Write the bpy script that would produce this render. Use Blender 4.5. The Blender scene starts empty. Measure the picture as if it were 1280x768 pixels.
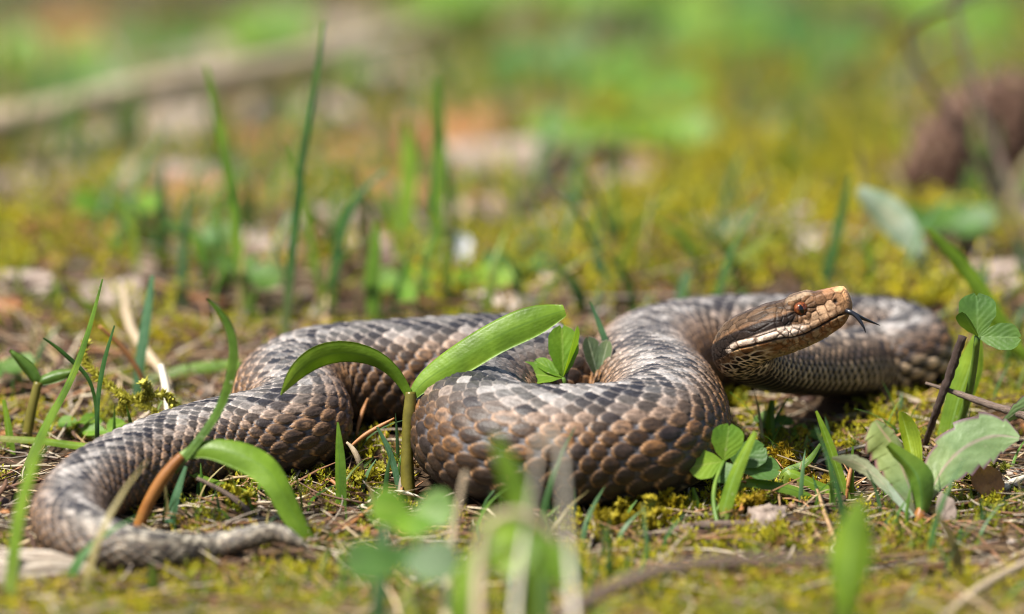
import bpy, math
import numpy as np

# ------------------------------------------------------------------ camera, sky, sun, exposure
# all coordinates below are in centimetres; meshes are scaled to metres (S) when they are made
S = 0.01
TH = math.radians(15.0)
Fv = np.array([0.0, math.cos(TH), -math.sin(TH)])
Uv = np.array([0.0, math.sin(TH), math.cos(TH)])
Rv = np.array([1.0, 0.0, 0.0])
D = 125.0                      # distance to the plane in focus
K = 57.0                       # photo pixels per cm in that plane
CAM = -D * Fv + (226.0 / K) * Uv   # ground point (0,0,0) shows at pixel (640, 610)

scene = bpy.context.scene
col = scene.collection
cd = bpy.data.cameras.new('camera')
cam = bpy.data.objects.new('camera', cd)
col.objects.link(cam)
cam.location = (CAM * S).tolist()
cam.rotation_euler = (math.pi / 2 - TH, 0, 0)
cd.sensor_width = 36.0
cd.lens = 36.0 * D / (1280.0 / K)
cd.clip_start = 0.01
cd.clip_end = 100.0
cd.dof.use_dof = True
cd.dof.focus_distance = (D + 0.4) * S
cd.dof.aperture_fstop = 7.1
cd.dof.aperture_blades = 9
scene.camera = cam

SUN_EL, SUN_AZ = 62.0, -112.0       # azimuth from +Y (away from camera) towards +X
world = bpy.data.worlds.new('World')
scene.world = world
world.use_nodes = True
wn = world.node_tree.nodes
wl = world.node_tree.links
bg = wn['Background']
sky = wn.new('ShaderNodeTexSky')
sky.sky_type = 'NISHITA'
sky.sun_disc = False
sky.sun_elevation = math.radians(SUN_EL)
sky.sun_rotation = math.radians(SUN_AZ)
sky.air_density = 1.0
sky.dust_density = 2.0
wl.new(sky.outputs['Color'], bg.inputs['Color'])
bg.inputs['Strength'].default_value = 0.062

sd = bpy.data.lights.new('sun', 'SUN')
sd.energy = 4.8
sd.angle = math.radians(4.5)
sd.color = (1.0, 0.95, 0.87)
sun = bpy.data.objects.new('sun', sd)
col.objects.link(sun)
el, az = math.radians(SUN_EL), math.radians(SUN_AZ)
sdir = np.array([math.sin(az) * math.cos(el), math.cos(az) * math.cos(el), math.sin(el)])
from mathutils import Vector
sun.rotation_euler = Vector((-sdir).tolist()).to_track_quat('-Z', 'Y').to_euler()
sun.location = (0, 0, 3)

scene.view_settings.view_transform = 'Standard'
scene.view_settings.look = 'None'
scene.view_settings.gamma = 1.0
scene.view_settings.exposure = 1.17
scene.render.engine = 'CYCLES'
scene.cycles.use_denoising = True
try:
    scene.cycles.denoiser = 'OPENIMAGEDENOISE'
except Exception:
    pass
scene.cycles.filter_width = 1.05
scene.cycles.max_bounces = 8
scene.cycles.diffuse_bounces = 3
scene.cycles.glossy_bounces = 3
scene.cycles.transmission_bounces = 4
scene.cycles.use_adaptive_sampling = False

rng = np.random.default_rng(7)

# ------------------------------------------------------------------ pixel helpers
def raydir(px, py):
    return Fv + (px - 640.0) / (K * D) * Rv + (384.0 - py) / (K * D) * Uv

def PD(px, py, dep=0.0):
    """point seen at a pixel, dep cm behind the plane in focus"""
    return CAM + (D + dep) * raydir(px, py)

def PG(px, py, z=0.0):
    """point seen at a pixel that lies at height z"""
    d = raydir(px, py)
    return CAM + d * ((z - CAM[2]) / d[2])

def depth_of(p):
    return float(np.dot(np.asarray(p) - CAM, Fv) - D)

def norm(v):
    v = np.asarray(v, float)
    n = np.linalg.norm(v, axis=-1, keepdims=True)
    return v / np.maximum(n, 1e-9)

def spline(pts, n, closed=False):
    """centripetal-ish cubic through rows of pts (any width), n samples, even in index"""
    pts = np.asarray(pts, float)
    d = np.linalg.norm(np.diff(pts[:, :3], axis=0), axis=1) ** 0.6
    t = np.concatenate([[0], np.cumsum(d)])
    m = len(pts)
    # natural cubic spline
    h = np.diff(t)
    A = np.zeros((m, m)); R = np.zeros((m, pts.shape[1]))
    A[0, 0] = A[-1, -1] = 1
    for i in range(1, m - 1):
        A[i, i - 1] = h[i - 1]; A[i, i] = 2 * (h[i - 1] + h[i]); A[i, i + 1] = h[i]
        R[i] = 6 * ((pts[i + 1] - pts[i]) / h[i] - (pts[i] - pts[i - 1]) / h[i - 1])
    M = np.linalg.solve(A, R)
    q = np.linspace(0, t[-1], n)
    i = np.clip(np.searchsorted(t, q, side='right') - 1, 0, m - 2)
    hi = h[i][:, None]; a = (t[i + 1] - q)[:, None]; b = (q - t[i])[:, None]
    return (M[i] * a ** 3 + M[i + 1] * b ** 3) / (6 * hi) + (pts[i] / hi - M[i] * hi / 6) * a + (pts[i + 1] / hi - M[i + 1] * hi / 6) * b

# value noise on numpy arrays
def _h(ix, iy, seed):
    n = np.sin(ix * 127.1 + iy * 311.7 + seed * 74.7) * 43758.5453
    return n - np.floor(n)

def vnoise(x, y, seed=0):
    ix, iy = np.floor(x), np.floor(y)
    fx, fy = x - ix, y - iy
    fx = fx * fx * (3 - 2 * fx); fy = fy * fy * (3 - 2 * fy)
    a = _h(ix, iy, seed); b = _h(ix + 1, iy, seed); c = _h(ix, iy + 1, seed); d = _h(ix + 1, iy + 1, seed)
    return (a * (1 - fx) + b * fx) * (1 - fy) + (c * (1 - fx) + d * fx) * fy

def fnoise(x, y, seed=0, octv=3):
    s = 0; w = 0.5; tot = 0
    for o in range(octv):
        s = s + w * vnoise(x * 2 ** o, y * 2 ** o, seed + o * 13); tot += w; w *= 0.5
    return s / tot

def ground_z(x, y):
    """height of the soil: nearly flat under the snake, rougher further away"""
    x = np.asarray(x, float); y = np.asarray(y, float)
    far = np.clip((y - 14) / 25, 0, 1)
    msk = np.clip(1 - (np.maximum(np.abs(x) - 60, 0) + np.maximum(np.abs(y - 45) - 90, 0)) / 80, 0, 1)
    t_ = np.clip(y - 14, 0, 170)
    drop = -0.145 * t_ * t_ / (t_ + 4.0)          # the ground falls away gently behind the snake
    return drop + msk * ((fnoise(x * 0.35, y * 0.35, 3) - 0.5) * (0.35 + 1.6 * far) + (fnoise(x * 1.4, y * 1.4, 9, 2) - 0.5) * 0.18 - 0.05) + 1.2 * np.clip((-6.5 - y) / 9, 0, 1.5) ** 1.2 * np.clip((40 - np.abs(x)) / 10, 0, 1) * np.clip((y + 60) / 20, 0, 1)

# ------------------------------------------------------------------ mesh helpers
def mesh_obj(name, V, F, mat, parent=None, smooth=True, uv=None, cols=None, origin=None, link=True):
    """V (n,3) in cm, F list/array of faces; uv / cols are per vertex"""
    V = np.asarray(V, float)
    o0 = np.zeros(3) if origin is None else np.asarray(origin, float)
    me = bpy.data.meshes.new(name)
    if isinstance(F, np.ndarray):
        nf, k = F.shape
        me.vertices.add(len(V)); me.vertices.foreach_set('co', ((V - o0) * S).astype(np.float32).ravel())
        me.loops.add(nf * k); me.loops.foreach_set('vertex_index', F.astype(np.int32).ravel())
        me.polygons.add(nf); me.polygons.foreach_set('loop_start', np.arange(0, nf * k, k, dtype=np.int32))
        me.update(calc_edges=True)
        li = F.ravel()
    else:
        me.from_pydata(((V - o0) * S).tolist(), [], [list(f) for f in F])
        me.update()
        li = np.concatenate([np.asarray(f) for f in F])
    if smooth:
        me.polygons.foreach_set('use_smooth', np.ones(len(me.polygons), bool))
    if uv is not None:
        ul = me.uv_layers.new(name='UVMap')
        ul.data.foreach_set('uv', np.asarray(uv, np.float32)[li].ravel())
    if cols is not None:
        c = np.asarray(cols, np.float32)
        if c.shape[1] == 3:
            c = np.concatenate([c, np.ones((len(c), 1), np.float32)], 1)
        ca = me.color_attributes.new('Col', 'FLOAT_COLOR', 'POINT')
        ca.data.foreach_set('color', c.ravel())
    if mat is not None:
        me.materials.append(mat)
    o = bpy.data.objects.new(name, me)
    if link:
        col.objects.link(o)
    if parent is not None:
        o.parent = parent
        o.location = ((o0 * S) - np.array(parent.location) if origin is not None else -np.array(parent.location)).tolist()
    else:
        o.location = (o0 * S).tolist()
    return o

def thing(name, label, cat, loc=(0, 0, 0), group=None):
    o = bpy.data.objects.new(name, None)
    o.empty_display_size = 0.01
    col.objects.link(o)
    o.location = (np.asarray(loc, float) * S).tolist()
    return tag(o, label, cat, group)

def tag(o, label=None, cat=None, group=None, kind=None):
    if label: o['label'] = label
    if cat: o['category'] = cat
    if group: o['group'] = group
    if kind: o['kind'] = kind
    return o

def quads(n, m, wrap=False, base=0):
    """faces of an n x m vertex grid (row-major)"""
    i = np.arange(n - 1)[:, None]; j = np.arange(m if wrap else m - 1)[None, :]
    j2 = (j + 1) % m
    f = np.stack([i * m + j, i * m + j2, (i + 1) * m + j2, (i + 1) * m + j], -1).reshape(-1, 4)
    return f + base

def tube(P, R, sides=8):
    P = np.asarray(P, float); R = np.broadcast_to(np.asarray(R, float), (len(P),))
    T = norm(np.gradient(P, axis=0))
    up = np.array([0.13, 0.31, 0.94])
    A = norm(np.cross(T, up)); B = np.cross(A, T)
    an = np.arange(sides) / sides * 2 * math.pi
    V = P[:, None] + R[:, None, None] * (A[:, None] * np.cos(an)[None, :, None] + B[:, None] * np.sin(an)[None, :, None])
    F = quads(len(P), sides, True)
    V = V.reshape(-1, 3)
    n = len(V)
    V = np.concatenate([V, P[:1], P[-1:]])
    k = np.arange(sides); k2 = (k + 1) % sides
    caps = np.concatenate([np.stack([k2, k, np.full(sides, n), np.full(sides, n)], 1)[:, :3],
                           np.stack([n - sides + k, n - sides + k2, np.full(sides, n + 1)], 1)])
    uv = np.concatenate([np.stack([np.tile(k / sides, len(P)), np.repeat(np.linspace(0, 1, len(P)), sides)], 1), [[.5, 0], [.5, 1]]])
    return V, [list(q) for q in F] + [list(q) for q in caps], uv

# ------------------------------------------------------------------ materials
def new_mat(name):
    m = bpy.data.materials.new(name)
    m.use_nodes = True
    return m, m.node_tree.nodes, m.node_tree.links, m.node_tree.nodes['Principled BSDF']

def N(nt, typ, **kw):
    n = nt.new(typ)
    for k, v in kw.items():
        if k in n.inputs: n.inputs[k].default_value = v
        else: setattr(n, k, v)
    return n

def ramp(nt, stops):
    r = nt.new('ShaderNodeValToRGB')
    e = r.color_ramp.elements
    while len(e) > 1: e.remove(e[-1])
    e[0].position = stops[0][0]; e[0].color = (*stops[0][1], 1)
    for p, c in stops[1:]:
        x = e.new(p); x.color = (*c, 1)
    return r

def leaf_mat(name, base, light, dark, veins='parallel', rough=0.38, trans=0.38, rib=(0.3, 0.4, 0.12), edge=None, tip=None, vein=0.18):
    m, nt, lk, bs = new_mat(name)
    uv = nt.new('ShaderNodeUVMap'); sep = nt.new('ShaderNodeSeparateXYZ')
    lk.new(uv.outputs[0], sep.inputs[0])
    tc = nt.new('ShaderNodeTexCoord')
    no = N(nt, 'ShaderNodeTexNoise', Scale=160.0, Detail=4.0)
    lk.new(tc.outputs['Object'], no.inputs['Vector'])
    cr = ramp(nt, [(0.3, dark), (0.5, base), (0.72, light)])
    lk.new(no.outputs['Fac'], cr.inputs[0])
    # distance from the midrib 0..1
    a = N(nt, 'ShaderNodeMath', operation='SUBTRACT'); a.inputs[1].default_value = 0.5
    lk.new(sep.outputs[0], a.inputs[0])
    ab = N(nt, 'ShaderNodeMath', operation='ABSOLUTE'); lk.new(a.outputs[0], ab.inputs[0])
    ribr = ramp(nt, [(0.0, (1, 1, 1)), (0.03, (0.5, 0.5, 0.5)), (0.055, (0, 0, 0))])
    lk.new(ab.outputs[0], ribr.inputs[0])
    mx = N(nt, 'ShaderNodeMix', data_type='RGBA')
    lk.new(ribr.outputs[0], mx.inputs[0]); lk.new(cr.outputs[0], mx.inputs[6]); mx.inputs[7].default_value = (*rib, 1)
    cur = mx.outputs[2]
    # fine veins
    wv = N(nt, 'ShaderNodeTexWave', wave_type='BANDS', bands_direction='X', Scale=1.0, Distortion=1.0)
    cmb = nt.new('ShaderNodeCombineXYZ')
    if veins == 'parallel':
        mm = N(nt, 'ShaderNodeMath', operation='MULTIPLY'); mm.inputs[1].default_value = 2.6
        lk.new(sep.outputs[0], mm.inputs[0]); lk.new(mm.outputs[0], cmb.inputs[0])
        m2 = N(nt, 'ShaderNodeMath', operation='MULTIPLY'); m2.inputs[1].default_value = 0.3
        lk.new(sep.outputs[1], m2.inputs[0]); lk.new(m2.outputs[0], cmb.inputs[1])
    else:
        mm = N(nt, 'ShaderNodeMath', operation='MULTIPLY'); mm.inputs[1].default_value = -1.5
        lk.new(ab.outputs[0], mm.inputs[0])
        m2 = N(nt, 'ShaderNodeMath', operation='MULTIPLY'); m2.inputs[1].default_value = 1.5
        lk.new(sep.outputs[1], m2.inputs[0])
        ad = N(nt, 'ShaderNodeMath', operation='ADD'); lk.new(mm.outputs[0], ad.inputs[0]); lk.new(m2.outputs[0], ad.inputs[1])
        lk.new(ad.outputs[0], cmb.inputs[0])
    lk.new(cmb.outputs[0], wv.inputs['Vector'])
    mv = N(nt, 'ShaderNodeMix', data_type='RGBA', blend_type='MULTIPLY')
    mv.inputs[0].default_value = vein
    vr = ramp(nt, [(0.0, (0.72, 0.76, 0.66)), (0.4, (1, 1, 1))])
    lk.new(wv.outputs['Fac'], vr.inputs[0])
    lk.new(cur, mv.inputs[6]); lk.new(vr.outputs[0], mv.inputs[7])
    cur = mv.outputs[2]
    if edge is not None:
        er = ramp(nt, [(0.42, (0, 0, 0)), (0.49, (1, 1, 1))])
        lk.new(ab.outputs[0], er.inputs[0])
        me_ = N(nt, 'ShaderNodeMix', data_type='RGBA')
        lk.new(er.outputs[0], me_.inputs[0]); lk.new(cur, me_.inputs[6]); me_.inputs[7].default_value = (*edge, 1)
        cur = me_.outputs[2]
    if tip is not None:       # colour of the lowest part of the leaf
        er = ramp(nt, [(0.0, (1, 1, 1)), (0.3, (0, 0, 0))])
        lk.new(sep.outputs[1], er.inputs[0])
        me_ = N(nt, 'ShaderNodeMix', data_type='RGBA')
        lk.new(er.outputs[0], me_.inputs[0]); lk.new(cur, me_.inputs[6]); me_.inputs[7].default_value = (*tip, 1)
        cur = me_.outputs[2]
    vo = N(nt, 'ShaderNodeTexVoronoi', Scale=330.0); lk.new(tc.outputs['Object'], vo.inputs['Vector'])
    sr = ramp(nt, [(0.09, (1, 1, 1)), (0.15, (0, 0, 0))]); lk.new(vo.outputs['Distance'], sr.inputs[0])
    n3 = N(nt, 'ShaderNodeTexNoise', Scale=70.0, Detail=2.0); lk.new(tc.outputs['Object'], n3.inputs['Vector'])
    pr = ramp(nt, [(0.5, (0, 0, 0)), (0.62, (1, 1, 1))]); lk.new(n3.outputs['Fac'], pr.inputs[0])
    sm = N(nt, 'ShaderNodeMath', operation='MULTIPLY'); lk.new(sr.outputs[0], sm.inputs[0]); lk.new(pr.outputs[0], sm.inputs[1])
    sm2 = N(nt, 'ShaderNodeMath', operation='MULTIPLY'); lk.new(sm.outputs[0], sm2.inputs[0]); sm2.inputs[1].default_value = 0.45
    dm = N(nt, 'ShaderNodeMix', data_type='RGBA'); lk.new(sm2.outputs[0], dm.inputs[0]); lk.new(cur, dm.inputs[6]); dm.inputs[7].default_value = (0.5, 0.5, 0.36, 1)
    n4 = N(nt, 'ShaderNodeTexNoise', Scale=38.0, Detail=3.0); lk.new(tc.outputs['Object'], n4.inputs['Vector'])
    yr = ramp(nt, [(0.36, (0.74, 0.78, 0.72)), (0.5, (1, 1, 1)), (0.66, (1.35, 1.12, 0.9))]); lk.new(n4.outputs['Fac'], yr.inputs[0])
    ym = N(nt, 'ShaderNodeMix', data_type='RGBA', blend_type='MULTIPLY'); ym.inputs[0].default_value = 1; lk.new(dm.outputs[2], ym.inputs[6]); lk.new(yr.outputs[0], ym.inputs[7])
    cur = ym.outputs[2]
    lk.new(cur, bs.inputs['Base Color'])
    bs.inputs['Roughness'].default_value = rough
    bs.inputs['Specular IOR Level'].default_value = 0.34
    bp = N(nt, 'ShaderNodeBump', Strength=vein, Distance=0.0002)
    lk.new(wv.outputs['Fac'], bp.inputs['Height'])
    bp2 = N(nt, 'ShaderNodeBump', Strength=0.25, Distance=0.0004)
    n2 = N(nt, 'ShaderNodeTexNoise', Scale=900.0, Detail=2.0)
    lk.new(tc.outputs['Object'], n2.inputs['Vector'])
    lk.new(n2.outputs['Fac'], bp2.inputs['Height']); lk.new(bp.outputs[0], bp2.inputs['Normal'])
    lk.new(bp2.outputs[0], bs.inputs['Normal'])
    tr = nt.new('ShaderNodeBsdfTranslucent')
    tm = N(nt, 'ShaderNodeMix', data_type='RGBA', blend_type='MULTIPLY'); tm.inputs[0].default_value = 1.0
    lk.new(cur, tm.inputs[6]); tm.inputs[7].default_value = (2.1, 1.8, 0.5, 1)
    lk.new(tm.outputs[2], tr.inputs['Color'])
    ms = nt.new('ShaderNodeMixShader'); ms.inputs[0].default_value = trans
    lk.new(bs.outputs[0], ms.inputs[1]); lk.new(tr.outputs[0], ms.inputs[2])
    lk.new(ms.outputs[0], nt['Material Output'].inputs[0])
    return m

def attr_mat(name, rough=0.7, trans=0.0, noise=0.35, nscale=400.0, bump=0.0, spec=0.3):
    """colour from the vertex attribute, broken up by noise"""
    m, nt, lk, bs = new_mat(name)
    at = N(nt, 'ShaderNodeVertexColor', layer_name='Col')
    tc = nt.new('ShaderNodeTexCoord')
    no = N(nt, 'ShaderNodeTexNoise', Scale=nscale, Detail=4.0)
    lk.new(tc.outputs['Object'], no.inputs['Vector'])
    r = ramp(nt, [(0.25, (1 - noise,) * 3), (0.75, (1 + noise,) * 3)])
    lk.new(no.outputs['Fac'], r.inputs[0])
    mx = N(nt, 'ShaderNodeMix', data_type='RGBA', blend_type='MULTIPLY'); mx.inputs[0].default_value = 1
    lk.new(at.outputs['Color'], mx.inputs[6]); lk.new(r.outputs[0], mx.inputs[7])
    lk.new(mx.outputs[2], bs.inputs['Base Color'])
    bs.inputs['Roughness'].default_value = rough
    bs.inputs['Specular IOR Level'].default_value = spec
    if bump:
        bp = N(nt, 'ShaderNodeBump', Strength=bump, Distance=0.0005)
        lk.new(no.outputs['Fac'], bp.inputs['Height']); lk.new(bp.outputs[0], bs.inputs['Normal'])
    if trans:
        tr = nt.new('ShaderNodeBsdfTranslucent')
        lk.new(mx.outputs[2], tr.inputs['Color'])
        ms = nt.new('ShaderNodeMixShader'); ms.inputs[0].default_value = trans
        lk.new(bs.outputs[0], ms.inputs[1]); lk.new(tr.outputs[0], ms.inputs[2])
        lk.new(ms.outputs[0], nt['Material Output'].inputs[0])
    return m

def noise_mat(name, stops, scale, rough=0.8, bump=0.6, dist=0.001, stretch=None, detail=6.0, spec=0.3):
    m, nt, lk, bs = new_mat(name)
    tc = nt.new('ShaderNodeTexCoord')
    src = tc.outputs['Object']
    if stretch is not None:      # grain along a part's length uses its uv
        uv = nt.new('ShaderNodeUVMap'); mp = nt.new('ShaderNodeMapping')
        mp.inputs['Scale'].default_value = stretch
        lk.new(uv.outputs[0], mp.inputs['Vector']); src = mp.outputs[0]
    no = N(nt, 'ShaderNodeTexNoise', Scale=scale, Detail=detail, Roughness=0.65)
    lk.new(src, no.inputs['Vector'])
    r = ramp(nt, stops)
    lk.new(no.outputs['Fac'], r.inputs[0])
    lk.new(r.outputs[0], bs.inputs['Base Color'])
    bs.inputs['Roughness'].default_value = rough
    bs.inputs['Specular IOR Level'].default_value = spec
    bp = N(nt, 'ShaderNodeBump', Strength=bump, Distance=dist)
    lk.new(no.outputs['Fac'], bp.inputs['Height']); lk.new(bp.outputs[0], bs.inputs['Normal'])
    return m

M = {}
M['soil'] = noise_mat('soil', [(0.3, (0.018, 0.011, 0.006)), (0.5, (0.045, 0.026, 0.012)), (0.7, (0.09, 0.055, 0.028))], 140.0, 0.9, 0.8, 0.002)
M['moss'] = attr_mat('moss', 0.6, 0.35, 0.3, 700.0)
M['litter'] = attr_mat('dry_litter', 0.6, 0.08, 0.35, 500.0, 0.3, 0.4)
M['grassmass'] = attr_mat('grass_mass', 0.45, 0.4, 0.2, 300.0)
M['grass'] = leaf_mat('grass_green', (0.10, 0.19, 0.018), (0.14, 0.24, 0.026), (0.06, 0.12, 0.012), rib=(0.05, 0.12, 0.02), tip=(0.17, 0.19, 0.06))
M['grass_bright'] = leaf_mat('grass_bright', (0.15, 0.25, 0.02), (0.20, 0.32, 0.03), (0.10, 0.18, 0.014), rib=(0.2, 0.33, 0.08), tip=(0.22, 0.24, 0.07))
M['grass_blue'] = leaf_mat('grass_blue', (0.07, 0.16, 0.08), (0.11, 0.23, 0.12), (0.04, 0.1, 0.05), rib=(0.12, 0.2, 0.12))
M['grass_dark'] = leaf_mat('grass_dark', (0.03, 0.09, 0.02), (0.05, 0.13, 0.03), (0.015, 0.05, 0.01), rib=(0.05, 0.1, 0.02), tip=(0.12, 0.13, 0.05))
M['seed_leaf'] = leaf_mat('seedling_leaf', (0.17, 0.29, 0.022), (0.23, 0.36, 0.04), (0.12, 0.21, 0.016), rib=(0.15, 0.26, 0.03), rough=0.42, trans=0.42, vein=0.05)
M['seed_leaf_dark'] = leaf_mat('seedling_leaf_dark', (0.09, 0.17, 0.022), (0.13, 0.22, 0.035), (0.06, 0.12, 0.015), rib=(0.07, 0.15, 0.03), rough=0.4, trans=0.35, vein=0.06)
M['clover'] = leaf_mat('clover_leaf', (0.065, 0.15, 0.028), (0.09, 0.19, 0.04), (0.045, 0.105, 0.02), 'side', rib=(0.10, 0.2, 0.06), rough=0.5)
M['clover_bright'] = leaf_mat('clover_bright', (0.12, 0.24, 0.02), (0.16, 0.30, 0.03), (0.08, 0.18, 0.015), 'side', rib=(0.2, 0.32, 0.06), rough=0.5)
M['clover_grey'] = leaf_mat('clover_grey', (0.08, 0.13, 0.07), (0.11, 0.17, 0.09), (0.05, 0.08, 0.05), 'side', rib=(0.2, 0.26, 0.2), rough=0.5, edge=(0.2, 0.17, 0.2))
M['dandelion'] = leaf_mat('rosette_leaf', (0.20, 0.30, 0.13), (0.26, 0.37, 0.18), (0.13, 0.21, 0.08), 'side', rib=(0.34, 0.30, 0.24), rough=0.5, edge=(0.17, 0.09, 0.13), tip=(0.16, 0.10, 0.08))
M['pale_leaf'] = leaf_mat('pale_leaf', (0.32, 0.40, 0.30), (0.40, 0.48, 0.38), (0.22, 0.3, 0.2), 'side', rib=(0.4, 0.42, 0.35), rough=0.5, trans=0.2)
M['stem_green'] = noise_mat('stem_green', [(0.3, (0.05, 0.11, 0.015)), (0.7, (0.13, 0.2, 0.03))], 200.0, 0.4, 0.1)
M['stem_brown'] = noise_mat('stem_olive', [(0.3, (0.07, 0.06, 0.01)), (0.7, (0.15, 0.13, 0.02))], 200.0, 0.35, 0.15)
M['stem_orange'] = noise_mat('stem_orange', [(0.3, (0.16, 0.06, 0.015)), (0.7, (0.28, 0.12, 0.03))], 200.0, 0.35, 0.15)
M['twig'] = noise_mat('twig_bark', [(0.3, (0.05, 0.032, 0.024)), (0.5, (0.15, 0.105, 0.08)), (0.72, (0.32, 0.25, 0.2))], 6.0, 0.7, 0.7, 0.0008, (8, 3, 1))
M['twig_dark'] = noise_mat('twig_dark', [(0.3, (0.02, 0.012, 0.01)), (0.5, (0.055, 0.033, 0.025)), (0.75, (0.13, 0.09, 0.07))], 6.0, 0.7, 0.7, 0.0008, (8, 3, 1))
M['straw'] = noise_mat('straw', [(0.3, (0.22, 0.16, 0.09)), (0.5, (0.4, 0.31, 0.2)), (0.75, (0.6, 0.5, 0.37))], 5.0, 0.55, 0.4, 0.0006, (10, 2, 1))
M['straw_white'] = noise_mat('straw_white', [(0.3, (0.36, 0.31, 0.23)), (0.5, (0.55, 0.5, 0.4)), (0.75, (0.72, 0.67, 0.57))], 5.0, 0.5, 0.3, 0.0006, (10, 2, 1))
M['needle_orange'] = noise_mat('needle_orange', [(0.3, (0.2, 0.08, 0.025)), (0.7, (0.4, 0.19, 0.07))], 6.0, 0.45, 0.2, 0.0004, (4, 6, 1))
M['wood'] = noise_mat('grey_wood', [(0.36, (0.05, 0.035, 0.025)), (0.44, (0.4, 0.32, 0.24)), (0.62, (0.62, 0.54, 0.44))], 4.0, 0.8, 0.9, 0.0015, (10, 1.2, 1))
M['bark'] = noise_mat('bark_chip', [(0.3, (0.16, 0.12, 0.10)), (0.55, (0.34, 0.28, 0.24)), (0.75, (0.52, 0.46, 0.42))], 120.0, 0.8, 0.7)
M['dead_leaf'] = noise_mat('dead_leaf', [(0.3, (0.12, 0.05, 0.02)), (0.55, (0.28, 0.13, 0.045)), (0.75, (0.4, 0.23, 0.1))], 200.0, 0.5, 0.5)
M['dead_leaf_grey'] = noise_mat('dead_leaf_grey', [(0.3, (0.12, 0.09, 0.07)), (0.55, (0.27, 0.21, 0.17)), (0.75, (0.42, 0.35, 0.29))], 200.0, 0.6, 0.5)
M['cone'] = noise_mat('cone_scale', [(0.35, (0.035, 0.018, 0.012)), (0.55, (0.15, 0.085, 0.058)), (0.75, (0.3, 0.2, 0.15))], 120.0, 0.6, 0.6)
M['stone'] = noise_mat('white_pebble', [(0.3, (0.5, 0.5, 0.5)), (0.7, (0.75, 0.75, 0.76))], 200.0, 0.6, 0.4)

# ------------------------------------------------------------------ ground
def axis(lo, hi, dlo, dhi, fine, n_out):
    a = np.arange(dlo, dhi + 1e-6, fine)
    l = dlo - (np.geomspace(fine, dlo - lo, n_out))[::-1]
    r = dhi + np.geomspace(fine, hi - dhi, n_out)
    return np.concatenate([l, a, r])
gx = axis(-2500, 2500, -38, 38, 0.38, 28)
gy = axis(-2500, 2500, -24, 30, 0.26, 28)
gy = np.concatenate([gy[gy <= 30], np.arange(30.5, 130, 0.5), 130 + np.geomspace(0.6, 2400, 28)])
GX, GY = np.meshgrid(gx, gy)
near = np.clip(1 - (np.maximum(np.abs(GX) - 60, 0) + np.maximum(np.abs(GY - 45) - 90, 0)) / 80, 0, 1)
GZ = ground_z(GX, GY) + (fnoise(GX * 3.1, GY * 3.1, 21, 2) - 0.5) * 0.22 * near
g = mesh_obj('ground', np.stack([GX, GY, GZ], -1).reshape(-1, 3), quads(len(gy), len(gx)), M['soil'])
tag(g, kind='structure')

# ------------------------------------------------------------------ the snake
PXC = 1.0 / K                        # one photo pixel in cm at the plane in focus
psi = math.radians(7.0)
h_tilt = math.radians(18.0)
snout = PD(1064, 378, 0.0)
h_back = norm(math.cos(psi) * (-math.cos(h_tilt) * Rv - math.sin(h_tilt) * Uv) + math.sin(psi) * Fv)
h_up0 = -math.sin(h_tilt) * Rv + math.cos(h_tilt) * Uv
roll = math.radians(5.0)
h_up = norm(math.cos(roll) * h_up0 - math.sin(roll) * Fv)
h_up = norm(h_up - np.dot(h_up, h_back) * h_back)
HEAD = 112                           # straight head length in photo pixels
# control points: position, radius, weight of the head's own up direction
cp = []
for s_ in (0, 30, 60, 90, HEAD):
    cp.append((*(snout + h_back * s_ * PXC), 0.62, 1.0))
for px, py, dep, r, w in [(936, 424, 0.75, 0.62, 0.9), (927, 438, 1.45, 0.61, 0.6), (940, 452, 2.3, 0.62, 0.35), (970, 459, 3.3, 0.66, 0.15),
                          (1010, 460, 4.7, 0.74, 0.0), (1052, 457, 6.1, 0.82, 0.0), (1092, 453, 7.4, 0.88, 0.0)]:
    cp.append((*PD(px, py, dep), r, w))
for px, py, r in [(1124, 446, 0.92), (1137, 437, 0.96), (1118, 428, 1.0), (1065, 425, 1.05), (985, 427, 1.1), (905, 431, 1.16), (848, 440, 1.2),
                  (812, 456, 1.27), (806, 479, 1.33), (822, 505, 1.38), (826, 534, 1.4), (793, 556, 1.42), (722, 562, 1.43), (652, 561, 1.43),
                  (606, 547, 1.42), (594, 521, 1.41), (612, 505, 1.39), (648, 492, 1.37), (674, 481, 1.36), (662, 469, 1.32), (615, 463, 1.3),
                  (550, 466, 1.29), (470, 470, 1.27), (402, 476, 1.25), (366, 489, 1.22), (362, 507, 1.2), (370, 526, 1.15), (345, 542, 1.08),
                  (280, 553, 1.0), (205, 571, 0.93), (135, 599, 0.86), (92, 632, 0.78), (96, 665, 0.69), (146, 687, 0.57), (212, 692, 0.43),
                  (268, 686, 0.32)]:
    cp.append((*PG(px, py, 0.9 * r - 0.08), r, 0.0))
for px, py, z, r in [(310, 674, 0.45, 0.26), (345, 667, 0.55, 0.2), (368, 676, 0.45, 0.12), (390, 692, 0.16, 0.03)]:
    cp.append((*PG(px, py, z), r, 0.0))
cp = np.array(cp)
sp = spline(cp, 6000)
sl = np.concatenate([[0], np.cumsum(np.linalg.norm(np.diff(sp[:, :3], axis=0), axis=1))])
LEN = sl[-1]
hl = HEAD * PXC
head_u = np.concatenate([np.linspace(0, 0.1, 26)[:-1] ** 1.0, np.linspace(0.1, 3.2, 210)[:-1]])
us = np.concatenate([head_u, np.arange(3.2, LEN, 0.034), [LEN]])
row = np.stack([np.interp(us, sl, sp[:, k]) for k in range(5)], 1)
Cn, Rr, Wh = row[:, :3], row[:, 3], np.clip(row[:, 4], 0, 1)
Tn = norm(np.gradient(Cn, us, axis=0))
Upv = norm(Wh[:, None] * h_up + (1 - Wh[:, None]) * np.array([0, 0, 1.0]))
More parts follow.
